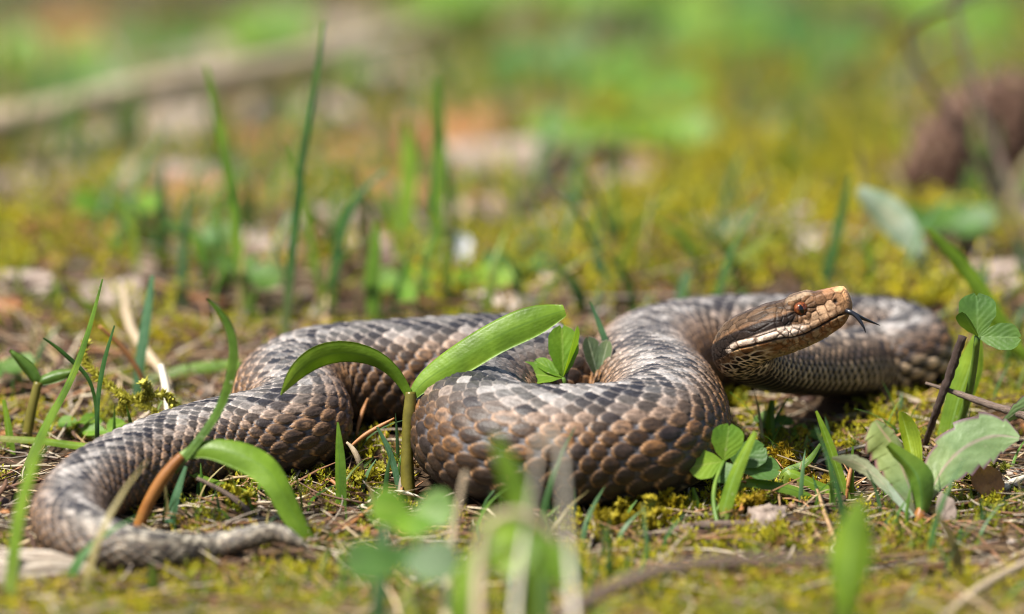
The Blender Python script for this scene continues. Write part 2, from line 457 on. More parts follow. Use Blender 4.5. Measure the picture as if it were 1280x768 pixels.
Upv = norm(Upv - np.sum(Upv * Tn, 1, keepdims=True) * Tn)
Sd = np.cross(Tn, Upv)               # to one flank
if np.dot(Sd[0], Fv) > 0: SGN = -1.0
else: SGN = 1.0
# angles round the body, finer on back and flanks
vang = np.concatenate([np.linspace(-2.45, 2.45, 250), np.linspace(2.45, 2 * math.pi - 2.45, 18)[1:-1]])
NV = len(vang)
v2 = np.where(vang > math.pi, vang - 2 * math.pi, vang)

# --- cross sections
sN = us / PXC                        # photo pixels from the snout
def tab(x, *p):
    p = np.array(p); return np.interp(x, p[:, 0], p[:, 1])
def smooth_tab(x, *p):
    xs = np.linspace(0, 260, 1041)
    y = tab(xs, *p); kk = 13
    y2 = np.convolve(np.pad(y, kk, mode='edge'), np.ones(2 * kk + 1) / (2 * kk + 1), 'valid')
    wgt = np.clip(xs / 14.0, 0, 1)
    y = y * (1 - wgt) + y2 * wgt
    return np.interp(x, xs, y)
Tt = smooth_tab(sN, (0, 7), (0.6, 13), (2, 17.5), (4.5, 20.3), (10, 22.3), (22, 24.6), (41, 26), (58, 29.0), (68, 29.0), (76, 27.5), (100, 30), (118, 30), (135, 31), (165, 34), (200, 35.0), (260, 36))
Bb = smooth_tab(sN, (0, -2), (0.6, -5), (2, -8), (4.5, -10.5), (7, -13.5), (12, -19), (20, -24.5), (40, -30.5), (64, -34.5), (90, -36.5), (118, -36), (140, -35), (165, -34.5), (200, -35), (260, -36))
Wd = smooth_tab(sN, (0, 6), (0.6, 11), (2, 14), (4.5, 16.3), (10, 18.5), (25, 21.5), (42, 25), (60, 30), (76, 35), (98, 42), (115, 43), (135, 38.5), (165, 35), (200, 36), (260, 37))
hb = np.clip((sN - 130) / 110, 0, 1); hb = hb * hb * (3 - 2 * hb)    # 0 head .. 1 body
T_ = Tt * PXC * (1 - hb) + 0.93 * Rr * hb
B_ = Bb * PXC * (1 - hb) - 0.92 * Rr * hb
W_ = Wd * PXC * (1 - hb) + 1.04 * Rr * hb
nexp = tab(sN, (0, 2.8), (10, 3.6), (60, 3.0), (110, 2.3), (160, 2.05), (220, 2.0))
cv, sv = np.cos(vang)[None], np.sin(vang)[None]
e = (2.0 / nexp)[:, None]
cs = np.sign(cv) * np.abs(cv) ** e; sn_ = np.sign(sv) * np.abs(sv) ** e
mid = ((T_ + B_) / 2)[:, None]; hh = ((T_ - B_) / 2)[:, None]
# bellies flatten a little on the ground
tl = mid + hh * cs
bodyw = hb[:, None]
tl = np.where(cs < -0.55, tl + bodyw * (-(cs + 0.55)) * hh * 0.30, tl)
# the lower jaw is narrower than the upper one
wl_ = W_[:, None] * sn_
tpx = tl / PXC
jaw = np.clip((-tpx - 10) / 28, 0, 1) * (1 - bodyw)
wl_ = wl_ * (1 - 0.22 * jaw)
# temples slope in towards the crown
crown = np.clip((tpx - 10) / 20, 0, 1) * (1 - bodyw) * np.clip((sN[:, None] - 66) / 25, 0, 1)
wl_ = wl_ * (1 - 0.16 * crown)
POS = Cn[:, None] + Upv[:, None] * tl[..., None] + Sd[:, None] * wl_[..., None]
dU = np.gradient(POS, axis=0); dV = np.roll(POS, -1, 1) - np.roll(POS, 1, 1)
NRM = norm(np.cross(dU, dV))
outw = norm(POS - (Cn + Upv * ((T_ + B_) / 2)[:, None])[:, None])
NRM = np.where(np.sum(NRM * outw, -1, keepdims=True) < 0, -NRM, NRM)
NRM[:6] = norm(NRM[:6] + 0.0)

# --- rows of scales on the body
Lk = np.where(us < 20, np.interp(us, [0, 3, 6, 20], [0.27, 0.34, 0.42, 0.34]) , np.interp(us / LEN, [0.3, 0.5, 0.65, 0.8, 1.0], [0.32, 0.32, 0.36, 0.44, 0.5]))
Ls = np.clip(Lk * 0.87 * Rr, 0.08, 0.6)
ph = np.concatenate([[0], np.cumsum(np.diff(us) / ((Ls[1:] + Ls[:-1]) / 2))])[:, None]
VM = 2.12
x = np.clip(np.abs(v2) / VM, 0, 1.3)
qd = 11.5 * np.where(x < 1, 1.32 * x - 0.32 * x * x, 1 + 0.68 * (x - 1)) * np.sign(v2)
q = qd[None] + 0.35 * (fnoise(ph * 0.23, qd[None] * 0.3, 5, 2) - 0.5)
ph = ph + 0.30 * (fnoise(ph * 0.31 + 7, qd[None] * 0.25, 6, 2) - 0.5)
best = np.full(q.shape, -1.0); bid = np.zeros(q.shape); brow = np.zeros(q.shape); bk = np.zeros(q.shape)
ba = np.zeros(q.shape); bb = np.zeros(q.shape); brho = np.full(q.shape, 2.0)
j0 = np.round(q)
tight = np.clip((np.abs(q) - 2.0) / 4.5, 0, 1)       # flank scales stand apart, back scales overlap
for dj in (-1, 0, 1):
    j = j0 + dj
    off = 0.5 * np.mod(j, 2)
    k0 = np.round(ph - off)
    for dk in (0, -1):
        k = k0 + dk
        rnd = _h(j, k, 1.0)
        a = ph - off - k - 0.02 - 0.05 * (rnd - 0.5)
        b = q - j - 0.12 * (_h(j, k, 2.0) - 0.5)
        la = np.where(a > 0, 0.64 - 0.20 * tight, 0.50 - 0.075 * tight) * (0.97 + 0.06 * rnd)
        lb = 0.99 - 0.27 * tight
        rho = ((np.abs(a) / la) ** 1.75 + (np.abs(b) / lb) ** 1.75)
        edge_ = np.clip((1 - rho) * 3.2, 0, 1) ** 0.6
        tilt = np.clip(a / la * 0.5 + 0.5, 0, 1)
        hgt = edge_ * (0.30 + 0.70 * tilt * (1 - 0.45 * tight)) + 0.22 * tight * np.clip(1 - rho, 0, 1) + 0.28 * np.exp(-(b / 0.13) ** 2) * np.clip(1 - rho * 1.2, 0, 1) * (1 - 0.75 * tight)
        hgt = np.where((rho < 1) & (np.abs(j) <= 11.5), hgt, -1)
        up_ = hgt > best
        best = np.where(up_, hgt, best); brow = np.where(up_, j, brow); bk = np.where(up_, k + off, bk)
        ba = np.where(up_, a, ba); bb = np.where(up_, b, bb); brho = np.where(up_, rho, brho)
        bid = np.where(up_, _h(j, k, 4.0), bid)
is_scale = best > 0
belly = np.abs(q) > 11.62
fr = ph - np.floor(ph)
hs = np.where(is_scale, best, 0.0)
hs = np.where(belly, 0.15 + 0.75 * fr * np.clip((1 - fr) * 7, 0, 1), hs)
amp = 0.19 * Ls[:, None] + 0.016
body_disp = hs * amp

# --- colours of the body (all albedo)
def C3(*c): return np.array(c, float)
def mixc(a, b, t):
    t = np.clip(t, 0, 1)[..., None]
    return a * (1 - t) + b * t
shape = q.shape + (3,)
kk_ = np.where(is_scale, bk, ph); jj_ = np.where(is_scale, brow, q)
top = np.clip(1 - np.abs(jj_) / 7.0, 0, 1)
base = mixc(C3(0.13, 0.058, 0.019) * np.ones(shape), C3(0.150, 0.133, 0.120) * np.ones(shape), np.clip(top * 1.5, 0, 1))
# towards the tail the ground colour is paler and greyer, towards the neck paler brown
tailt = np.clip((us - 0.68 * LEN) / (0.3 * LEN), 0, 1)[:, None] * np.ones(q.shape)
base = mixc(base, C3(0.165, 0.143, 0.125) * np.ones(shape), tailt * 0.7)
tip_t = np.clip((us - 0.90 * LEN) / (0.04 * LEN), 0, 1)[:, None] * np.ones(q.shape)
base = mixc(base, C3(0.27, 0.23, 0.16) * np.ones(shape), tip_t * 0.7)
neckt = np.clip((11 - us) / 5, 0, 1)[:, None] * np.ones(q.shape)
base = mixc(base, C3(0.21, 0.14, 0.085) * np.ones(shape), neckt * 0.8)
base = base * C3(0.80, 0.86, 0.92) * (0.42 + 1.0 * bid + 0.8 * (bid > 0.72))[..., None]  # tone varies per scale; the palest have silvery specular painted in
# dark zigzag along the back and a row of dark blotches on each flank
per = 9.0
tri = np.abs(np.mod(kk_ / per, 1.0) * 2 - 1) * 2 - 1
bid2 = np.modf(bid * 917.3)[0]
zig = np.clip(1.35 - 0.8 * np.abs(jj_ - tri * 2.6) + 1.9 * (bid2 - 0.5), 0, 1)
blot = np.clip(1.3 - np.hypot((np.mod(kk_ + np.where(jj_ > 0, 0, per / 2), per) - per / 2) * 0.75, np.abs(jj_) - 6.6) + 0.9 * (bid - 0.5), 0, 1)
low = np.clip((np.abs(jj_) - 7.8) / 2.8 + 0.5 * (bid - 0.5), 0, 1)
darkc = C3(0.014, 0.014, 0.019) * np.ones(shape)
rand_dark = (bid2 > 0.9) * 0.8
dk_amt = np.clip(np.maximum.reduce([zig * 0.96, blot * 0.85, rand_dark]), 0, 1)
base = mixc(base, darkc, dk_amt)
base = mixc(base, C3(0.028, 0.021, 0.018) * np.ones(shape), low * 0.88 * (1 - tip_t * 0.6))  # dark lower rows, deepened to paint shading towards the ground
# each scale: darker smudged middle on the flank, lighter rim at its free end
edge_r = np.clip((brho - 0.62) / 0.22, 0, 1)
free = np.clip(ba * 2.2 + 0.35, 0, 1)
smud = np.clip((0.7 - brho) / 0.4, 0, 1) * tight * np.clip(fnoise(ph * 6, q * 6, 31, 2) * 2.6 - 0.65, 0, 1)
base = mixc(base, C3(0.03, 0.022, 0.018) * np.ones(shape), smud * 0.9)
rimc = mixc(C3(0.44, 0.39, 0.36) * np.ones(shape), C3(0.40, 0.22, 0.10) * np.ones(shape), tight)  # pale scale edges, tan on flanks, brightened on the back as painted highlights
base = mixc(base, rimc, edge_r * free * (0.72 + 0.2 * low) * (1 - 0.5 * zig))
base = mixc(base, C3(0.03, 0.022, 0.018) * np.ones(shape), edge_r * (1 - free) * 0.7)
base = mixc(base, C3(0.03, 0.022, 0.02) * np.ones(shape), np.clip((brho - 0.9) / 0.07, 0, 1) * 0.75)  # dark outline, paints the shadow line along each scale's edge
skin = mixc(C3(0.022, 0.018, 0.018) * np.ones(shape), C3(0.095, 0.09, 0.098) * np.ones(shape), tight * (1 - 0.9 * low))  # skin in the gaps, darkened on the back as a painted shadow line
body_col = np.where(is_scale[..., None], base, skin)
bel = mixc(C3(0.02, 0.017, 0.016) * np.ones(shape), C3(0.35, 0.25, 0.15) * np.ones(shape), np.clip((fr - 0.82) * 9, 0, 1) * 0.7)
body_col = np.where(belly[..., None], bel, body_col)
# front of the body: lowest rows black with cream tips
thr = np.clip((15.5 - us) / 3, 0, 1)[:, None] * np.clip((np.abs(q) - 7.2) / 1.2, 0, 1)
thr_c = mixc(C3(0.018, 0.014, 0.013) * np.ones(shape), C3(0.62, 0.45, 0.28) * np.ones(shape),
             np.where(is_scale, np.clip((ba + 0.12) * 4.5, 0, 1) * (0.45 + 0.55 * bid), np.clip((fr - 0.72) * 6, 0, 1) * 0.8 * belly))
body_col = mixc(body_col, thr_c, thr)

# --- head: plates and small scales as cells round seeds on the skin
HR = np.searchsorted(us, 250 * PXC)
S2 = np.repeat(sN[:HR, None], NV, 1); T2 = (tl[:HR] / PXC); L2 = wl_[:HR] / PXC * SGN * -1   # L2 > 0 on the far flank
hp = np.stack([S2, L2, T2], -1).reshape(-1, 3)
mline = lambda s: tab(s, (0, -9.5), (8, -9), (19.5, -9), (44, -13.5), (64, -16.5), (80, -15.5), (100, -11), (127, -7), (145, -8), (260, -8))
seeds = []; skind = []
hr2 = np.random.default_rng(11)
def surf_l(s, t, side):              # lateral position of the skin at (s,t)
    i = np.searchsorted(sN[:HR], s); i = min(i, HR - 1)
    m = (L2[i] * side > 0)
    k = np.argmin(np.abs(T2[i] - t) + np.where(m, 0, 99))
    return L2[i, k]
def add_seed(s, t, side, kind):
    seeds.append((s, surf_l(s, t, side), t)); skind.append(kind)
for side in (-1, 1):
    s_ = 5.0
    while s_ < 132:                  # upper and lower lip plates
        st = tab(s_, (0, 9), (30, 12), (70, 15), (110, 13), (140, 10))
        add_seed(s_, mline(s_) + 5.2, side, 1); add_seed(s_ + 2, mline(s_) - 5.0, side, 2)
        s_ += st
    s_ = 20.0
    while s_ < 120:
        add_seed(s_ + 5, mline(s_) + 14.5 + hr2.normal(0, 0.6), side, 3)
        s_ += 11.5
for i_ in range(14):                 # ring round the eye
    a_ = i_ / 14 * 2 * math.pi
    for side in (-1, 1):
        add_seed(61 + 13.0 * math.cos(a_), 14 + 12.0 * math.sin(a_), side, 4)
flat = hp[::1]
cand = hr2.permutation(len(flat))[:9000]
seeds_a = np.array(seeds)
lst = seeds_a.tolist()
for c_ in cand:
    p = flat[c_]
    rad = tab(p[0], (0, 13), (40, 11.5), (62, 9.5), (90, 7.2), (120, 8.5), (260, 9.5))
    dd = np.min(np.sum((np.array(lst) - p) ** 2, 1))
    if dd > rad * rad:
        lst.append(p.tolist()); skind.append(0)
SE = np.array(lst); skind = np.array(skind)
F1 = np.full(len(flat), 1e9); F2 = np.full(len(flat), 1e9); FI = np.zeros(len(flat), int)
for a0 in range(0, len(flat), 6000):
    d2 = np.sum(flat[a0:a0 + 6000, None] ** 2, -1) + np.sum(SE ** 2, 1)[None] - 2 * flat[a0:a0 + 6000] @ SE.T
    d2 = np.sqrt(np.maximum(d2, 0))
    idx = np.argpartition(d2, 1, axis=1)[:, :2]
    dv = np.take_along_axis(d2, idx, 1); o_ = np.argsort(dv, 1)
    dv = np.take_along_axis(dv, o_, 1); idx = np.take_along_axis(idx, o_, 1)
    F1[a0:a0 + 6000] = dv[:, 0]; F2[a0:a0 + 6000] = dv[:, 1]; FI[a0:a0 + 6000] = idx[:, 0]
F1 = F1.reshape(S2.shape); F2 = F2.reshape(S2.shape); FI = FI.reshape(S2.shape)
crk = np.clip((F2 - F1) / 2.6, 0, 1)
kind2 = skind[FI]; hid = np.modf(np.abs(np.sin(FI * 12.9898) * 43758.5))[0]
ml = mline(S2)
side_m = np.abs(L2) > 0.42 * (wl_[:HR].max(1) / PXC)[:, None]
# relief in photo pixels
hd = 1.35 * crk ** 0.6
hd = hd * np.where(S2 < 40, 0.55, 1.0)
inm = np.clip((S2 - 10) / 5, 0, 1) * np.clip((141 - S2) / 8, 0, 1)
groove = np.exp(-((T2 - ml) / 1.1) ** 2) * inm
hd = hd - 2.2 * groove + 0.9 * np.exp(-((T2 - ml - 6) / 4.5) ** 2) * inm + 0.5 * np.exp(-((T2 - ml + 6) / 5) ** 2) * inm
ed = np.hypot((S2 - 61), (T2 - 14) * 1.05)
hd = hd - 4.2 * np.exp(-(ed / 8.5) ** 4) * (np.abs(L2) > 5)
brow_ = np.exp(-((T2 - 25.5) / 3.6) ** 2) * np.clip((S2 - 40) / 10, 0, 1) * np.clip((80 - S2) / 10, 0, 1) * (np.abs(L2) > 8)
hd = hd + 3.4 * brow_
hd = hd + 1.6 * np.exp(-((T2 - 18 - S2 * 0.1) / 3.0) ** 2) * np.clip((46 - S2) / 12, 0, 1) * np.clip(S2 / 6, 0, 1) * side_m       # edge of the snout
hd = hd - 1.8 * np.exp(-(((S2 - 36) / 10) ** 2 + ((T2 - 10) / 5) ** 2)) * side_m          # hollow before the eye
nos = np.exp(-(((S2 - 17) / 2.6) ** 2 + ((T2 - 9) / 3.0) ** 2)) * side_m
hd = hd - 2.4 * nos
# colours
sh = S2.shape + (3,)
one = np.ones(sh)
hc = C3(0.14, 0.075, 0.037) * one
hc = mixc(hc, C3(0.27, 0.14, 0.07) * one, np.clip((46 - S2) / 25, 0, 1))                     # tan snout
hc = mixc(hc, C3(0.46, 0.25, 0.12) * one, np.clip((18 - S2) / 8, 0, 1) * np.clip((T2 + 8) / 5, 0, 1))
hc = hc * (0.55 + 0.8 * hid)[..., None]
stripe_c = tab(S2, (60, 12), (80, 7), (105, 5), (135, 2), (170, 2), (250, 4))
stripe_w = tab(S2, (60, 3), (75, 7.5), (110, 11), (150, 12), (250, 12))
st_amt = np.clip((stripe_w - np.abs(T2 - stripe_c)) / 2.5 + 0.5 * (hid - 0.5), 0, 1) * np.clip((S2 - 64) / 6, 0, 1) * np.clip((260 - S2) / 60, 0, 1)
hc = mixc(hc, C3(0.014, 0.009, 0.007) * one, st_amt * 0.97)
abv = np.clip((T2 - stripe_c - stripe_w) / 3, 0, 1) * np.clip((S2 - 70) / 15, 0, 1)
hc = mixc(hc, C3(0.075, 0.047, 0.027) * (0.5 + 0.9 * hid)[..., None], abv * 0.85)
crownd = np.clip((T2 - 24) / 2.5, 0, 1) * np.clip((16 - np.abs(L2)) / 5, 0, 1) * np.clip((S2 - 18) / 8, 0, 1)
hc = mixc(hc, C3(0.05, 0.04, 0.038) * one, crownd * 0.7)
lip_u = (T2 > ml) & (T2 < stripe_c - stripe_w + 1.5) & (S2 > 58) & (S2 < 150)
whit = np.clip((S2 - 50) / 25, 0, 1) * np.clip((150 - S2) / 10, 0, 1) * np.clip((tab(S2, (50, 9), (75, 16), (100, 14), (125, 9), (145, 7)) - (T2 - ml)) / 2, 0, 1) * np.clip((T2 - ml + 1) / 1.5, 0, 1)
hc = mixc(hc, C3(0.85, 0.68, 0.54) * (0.8 + 0.35 * hid)[..., None], whit * 0.97)
hc = mixc(hc, C3(0.10, 0.035, 0.012) * one, whit * np.clip((1.9 - (F2 - F1)) / 1.0, 0, 1) * 0.8)
bump_lip = ((kind2 == 1) | (kind2 == 3)) & (S2 <= 60) & (S2 > 14)
hc = np.where(bump_lip[..., None], mixc(hc, C3(0.50, 0.33, 0.2) * one, np.clip(crk * (0.35 + 0.6 * hid), 0, 1)), hc)
# rusty marks between the lip plates
rust = np.exp(-((T2 - ml) / 4.5) ** 2) * np.clip((S2 - 14) / 10, 0, 1) * np.clip((135 - S2) / 10, 0, 1)
rn = fnoise(S2 * 0.16, T2 * 0.2, 77, 2)
hc = mixc(hc, C3(0.24, 0.085, 0.025) * one, rust * np.clip(rn * 4.0 - 1.3, 0, 1) * 0.95)
# lower jaw
lj = np.clip((ml - T2) / 1.5, 0, 1) * np.clip((150 - S2) / 12, 0, 1) * np.clip((S2 - 6) / 3, 0, 1)
ljc = C3(0.36, 0.225, 0.11) * (0.75 + 0.5 * hid)[..., None]
ljn = fnoise(S2 * 0.22, T2 * 0.22, 91, 3)
ljc = mixc(ljc, C3(0.20, 0.08, 0.025) * one, np.clip(ljn * 5.0 - 1.9, 0, 1) * 0.95)
ljc = mixc(ljc, C3(0.30, 0.27, 0.15) * one, np.clip((-T2 - 24) / 10, 0, 1) * 0.5)
hc = mixc(hc, ljc, lj)
# throat: black cells with cream edges
thr2 = np.clip((S2 - 104 - np.maximum(-18 - T2, -40) * 0.2) / 14, 0, 1) * np.clip((ml - 5 - T2) / 4, 0, 1)
thc = mixc(C3(0.78, 0.58, 0.38) * one, C3(0.018, 0.013, 0.012) * one, np.clip(((F2 - F1) - 1.9) * 0.9 + (hid - 0.45) * 1.6, 0, 1))
rusty = mixc(thc, C3(0.30, 0.14, 0.06) * one, np.clip((T2 - ml + 14) / 6, 0, 1) * (hid > 0.5) * 0.8)
hc = hc * (0.42 + 0.58 * np.clip(crk * 1.4, 0, 1))[..., None]
hc = mixc(hc, rusty, thr2)
hc = mixc(hc, C3(0.012, 0.008, 0.006) * one, np.clip(groove * 1.15, 0, 1))
hc = mixc(hc, C3(0.015, 0.01, 0.008) * one, np.clip(nos * 1.3, 0, 1))
hc = mixc(hc, C3(0.03, 0.02, 0.014) * one, np.exp(-(ed / 9.2) ** 8) * (np.abs(L2) > 6))
hc = mixc(hc, C3(0.36, 0.27, 0.18) * one, np.clip(brow_ * 1.1 - 0.15, 0, 1) * (T2 > 24) * 0.7)
# blend head into body
bl = np.clip((sN - 150) / 34, 0, 1)[:, None]
disp = body_disp.copy(); colr = body_col.copy()
blh = bl[:HR]
disp[:HR] = hd * PXC * (1 - blh) + body_disp[:HR] * blh
blc = np.where(np.abs(q[:HR]) > 6.5, np.clip((S2 - 205) / 30, 0, 1), blh)
colr[:HR] = mixc(hc, body_col[:HR], blc)
# stop the belly side poking into itself at the very tip of the tail
disp = disp * np.clip((LEN - us) / 0.5, 0.1, 1)[:, None]
V = POS + NRM * disp[..., None]
nR = len(us)
Vf = V.reshape(-1, 3)
Ff = quads(nR, NV, True)
ntip = np.array([POS[0].mean(0) - h_back * 0.01, POS[-1].mean(0)])
Vf = np.concatenate([Vf, ntip]); cf = np.concatenate([colr.reshape(-1, 3), [colr[0].mean(0), colr[-1].mean(0)]])
kq = np.arange(NV); kq2 = (kq + 1) % NV
nv_ = nR * NV
capA = np.stack([kq2, kq, np.full(NV, nv_), np.full(NV, nv_)], 1)
# close both ends with fans (degenerate quads avoided: triangles are stored as a second call)
snake_mat, nt, lk, bs = new_mat('snake_scales')
at = N(nt, 'ShaderNodeVertexColor', layer_name='Col')
tc = nt.new('ShaderNodeTexCoord')
no = N(nt, 'ShaderNodeTexNoise', Scale=520.0, Detail=5.0, Roughness=0.7)
lk.new(tc.outputs['Object'], no.inputs['Vector'])
rr = ramp(nt, [(0.3, (0.5, 0.48, 0.46)), (0.7, (1.4, 1.38, 1.36))])
lk.new(no.outputs['Fac'], rr.inputs[0])
mx = N(nt, 'ShaderNodeMix', data_type='RGBA', blend_type='MULTIPLY'); mx.inputs[0].default_value = 1
lk.new(at.outputs['Color'], mx.inputs[6]); lk.new(rr.outputs[0], mx.inputs[7])
lk.new(mx.outputs[2], bs.inputs['Base Color'])
rg = N(nt, 'ShaderNodeMapRange'); rg.inputs[3].default_value = 0.40; rg.inputs[4].default_value = 0.58
lk.new(no.outputs['Fac'], rg.inputs[0]); lk.new(rg.outputs[0], bs.inputs['Roughness'])
lk.new(at.outputs['Alpha'], bs.inputs['Specular IOR Level'])
n2 = N(nt, 'ShaderNodeTexNoise', Scale=2200.0, Detail=2.0)
lk.new(tc.outputs['Object'], n2.inputs['Vector'])
bp = N(nt, 'ShaderNodeBump', Strength=0.35, Distance=0.0004)
lk.new(n2.outputs['Fac'], bp.inputs['Height']); lk.new(bp.outputs[0], bs.inputs['Normal'])

snake = thing('snake', 'brown viper with dark zigzag back lying coiled with raised head and tongue out', 'snake', (0, 4, 0))
spec_ = np.where(sN < 190, 0.16, 0.32)
spec_ = np.concatenate([np.repeat(spec_, NV), [0.16, 0.4]])
cf = np.concatenate([cf, spec_[:, None]], 1)
body = mesh_obj('body', Vf, Ff, snake_mat, snake, cols=cf)
import bmesh
bm_ = bmesh.new(); bm_.from_mesh(body.data); bm_.verts.ensure_lookup_table()
for k_ in range(NV):
    bm_.faces.new((bm_.verts[int(kq2[k_])], bm_.verts[int(kq[k_])], bm_.verts[nv_])).smooth = True
    o_ = (nR - 1) * NV
    bm_.faces.new((bm_.verts[o_ + int(kq[k_])], bm_.verts[o_ + int(kq2[k_])], bm_.verts[nv_ + 1])).smooth = True
bmesh.ops.recalc_face_normals(bm_, faces=bm_.faces[:])
bm_.to_mesh(body.data); bm_.free()

# --- eyes
eye_mat, nt, lk, bs = new_mat('eye_iris')
tc = nt.new('ShaderNodeTexCoord')
no = N(nt, 'ShaderNodeTexNoise', Scale=1500.0, Detail=3.0)
lk.new(tc.outputs['Object'], no.inputs['Vector'])
rr = ramp(nt, [(0.35, (0.04, 0.009, 0.004)), (0.55, (0.13, 0.034, 0.009)), (0.72, (0.28, 0.09, 0.025))])
lk.new(no.outputs['Fac'], rr.inputs[0]); lk.new(rr.outputs[0], bs.inputs['Base Color'])
bs.inputs['Roughness'].default_value = 0.06
bs.inputs['Coat Weight'].default_value = 0.25
bs.inputs['Coat Roughness'].default_value = 0.03
pup_mat, nt, lk, bs = new_mat('eye_pupil')
bs.inputs['Base Color'].default_value = (0.004, 0.004, 0.005, 1); bs.inputs['Roughness'].default_value = 0.04
tong_mat, nt, lk, bs = new_mat('tongue_black')
bs.inputs['Base Color'].default_value = (0.012, 0.013, 0.018, 1); bs.inputs['Roughness'].default_value = 0.28
def head_pt(s, l, t):                # head-local photo pixels -> world
    sd = norm(np.cross(h_back, h_up)); sd = sd if np.dot(sd, Fv) > 0 else -sd
    return snout + PXC * (h_back * s + sd * l + h_up * t)
for side in (-1, 1):
    l0 = surf_l(61, 14, side)
    ec = head_pt(61, l0 - side * 6.3, 14)
    rad = 9.6 * PXC
    th_, ph_ = np.linspace(0, math.pi, 20), np.linspace(0, 2 * math.pi, 33)[:-1]
    lat = norm(norm(head_pt(0, side, 0) - head_pt(0, 0, 0)) - 0.12 * h_back)
    e1 = norm(h_back - np.dot(h_back, lat) * lat); e2 = norm(np.cross(lat, e1)); e2 = e2 if np.dot(e2, h_up) > 0 else -e2
    Ve = ec + rad * (np.sin(th_)[:, None, None] * (np.cos(ph_)[None, :, None] * e1 * 1.0 + np.sin(ph_)[None, :, None] * e2 * 0.97) + np.cos(th_)[:, None, None] * lat)
    eye = mesh_obj('eye', Ve.reshape(-1, 3), quads(20, 32, True), eye_mat, snake, origin=ec)
    # slit pupil: a curved lens just proud of the eyeball
    yy = np.linspace(-1, 1, 15); xx = np.linspace(-1, 1, 7)
    px_ = 0.27 * np.sqrt(np.maximum(1 - yy[:, None] ** 2, 0)) * xx[None]
    py_ = 0.66 * yy[:, None] * np.ones((1, 7))
    off_ = -0.04
    pz_ = np.sqrt(np.maximum(1.012 ** 2 - (px_ + off_) ** 2 - py_ ** 2, 0.01))
    Vp = ec + rad * ((px_ + off_)[..., None] * e1 + py_[..., None] * e2 * 0.97 + pz_[..., None] * lat)
    pup = mesh_obj('pupil', Vp.reshape(-1, 3), quads(15, 7), pup_mat, None)
    pup.parent = eye; pup.location = (-ec * S).tolist()
# --- forked tongue
root = [head_pt(22, -2, -9), head_pt(10, -3, -9.5), PD(1058, 388.5, -0.25), PD(1066, 392, -0.35)]
f1 = root + [PD(1074, 400, -0.4), PD(1080, 410, -0.42), PD(1082, 416, -0.4)]
f2 = root + [PD(1076, 397, -0.25), PD(1088, 402, -0.1), PD(1100, 407, 0.0)]
tt = np.linspace(0, 1, 26)
Va, Fa, _ = tube(spline(f1, 26), 0.052 * (1 - tt ** 3) + 0.006, 8)
Vb, Fb, _ = tube(spline(f2, 26), 0.052 * (1 - tt ** 3) + 0.006, 8)
mesh_obj('tongue', np.concatenate([Va, Vb]), Fa + [[i + len(Va) for i in f] for f in Fb], tong_mat, snake)
print('snake length', LEN, 'verts', len(Vf))


# ------------------------------------------------------------------ plant builders
VIEW = Fv
def ribbon(P, W, alpha=0.0, fold=0.25, rows=28, cols_n=9, twist=0.0, thick=0.0, wave=0.0, wfun=None):
    """leaf surface along spine P (k,3) with half widths W (k); alpha turns it edge-on to the photographer's side, fold lifts its edges"""
    st = spline(np.concatenate([np.asarray(P, float), np.asarray(W, float)[:, None]], 1), rows)
    Pc, w = st[:, :3], np.maximum(st[:, 3], 0.004)
    if wfun is not None: w = w * wfun(np.linspace(0, 1, rows))
    T = norm(np.gradient(Pc, axis=0))
    A = norm(np.cross(T, VIEW)); Bv = np.cross(A, T)
    al = alpha + twist * np.linspace(0, 1, rows)
    X = A * np.cos(al)[:, None] + Bv * np.sin(al)[:, None]
    Nn = np.cross(X, T)
    c = np.linspace(-1, 1, cols_n)
    lift = fold * np.abs(c) ** 1.4
    wv = wave * np.sin(np.linspace(0, 1, rows)[:, None] * 19 + c[None] * 2.0) * np.abs(c)[None]
    V = Pc[:, None] + w[:, None, None] * (c[None, :, None] * X[:, None] * math.cos(min(fold, 1.2) * 0.6) + (lift[None, :, None] + wv[..., None]) * Nn[:, None])
    uv = np.stack([np.tile((c + 1) / 2, rows), np.repeat(np.linspace(0, 1, rows), cols_n)], 1)
    F = quads(rows, cols_n)
    V = V.reshape(-1, 3)
    if thick:
        prof = (1 - 0.85 * np.abs(c) ** 2)[None] * np.clip(np.minimum(np.linspace(0, 1, rows) * 8, (1 - np.linspace(0, 1, rows)) * 8), 0.15, 1)[:, None]
        V2 = V - (Nn[:, None] * prof[..., None] * thick).reshape(-1, 3)
        n = len(V)
        V = np.concatenate([V, V2]); uv = np.concatenate([uv, uv])
        e1 = np.arange(rows) * cols_n; e2 = e1 + cols_n - 1
        b1 = np.arange(cols_n); b2 = b1 + (rows - 1) * cols_n
        sidef = [np.stack([a[:-1], a[:-1] + n, a[1:] + n, a[1:]], 1) for a in (e1, e2, b1, b2)]
        F = np.concatenate([F, F[:, ::-1] + n] + sidef)
    return V, F, uv

def pix_spine(pts, base_dep):
    """rows of (px, py, extra depth)"""
    return np.array([PD(p[0], p[1], base_dep + (p[2] if len(p) > 2 else 0.0)) for p in pts])

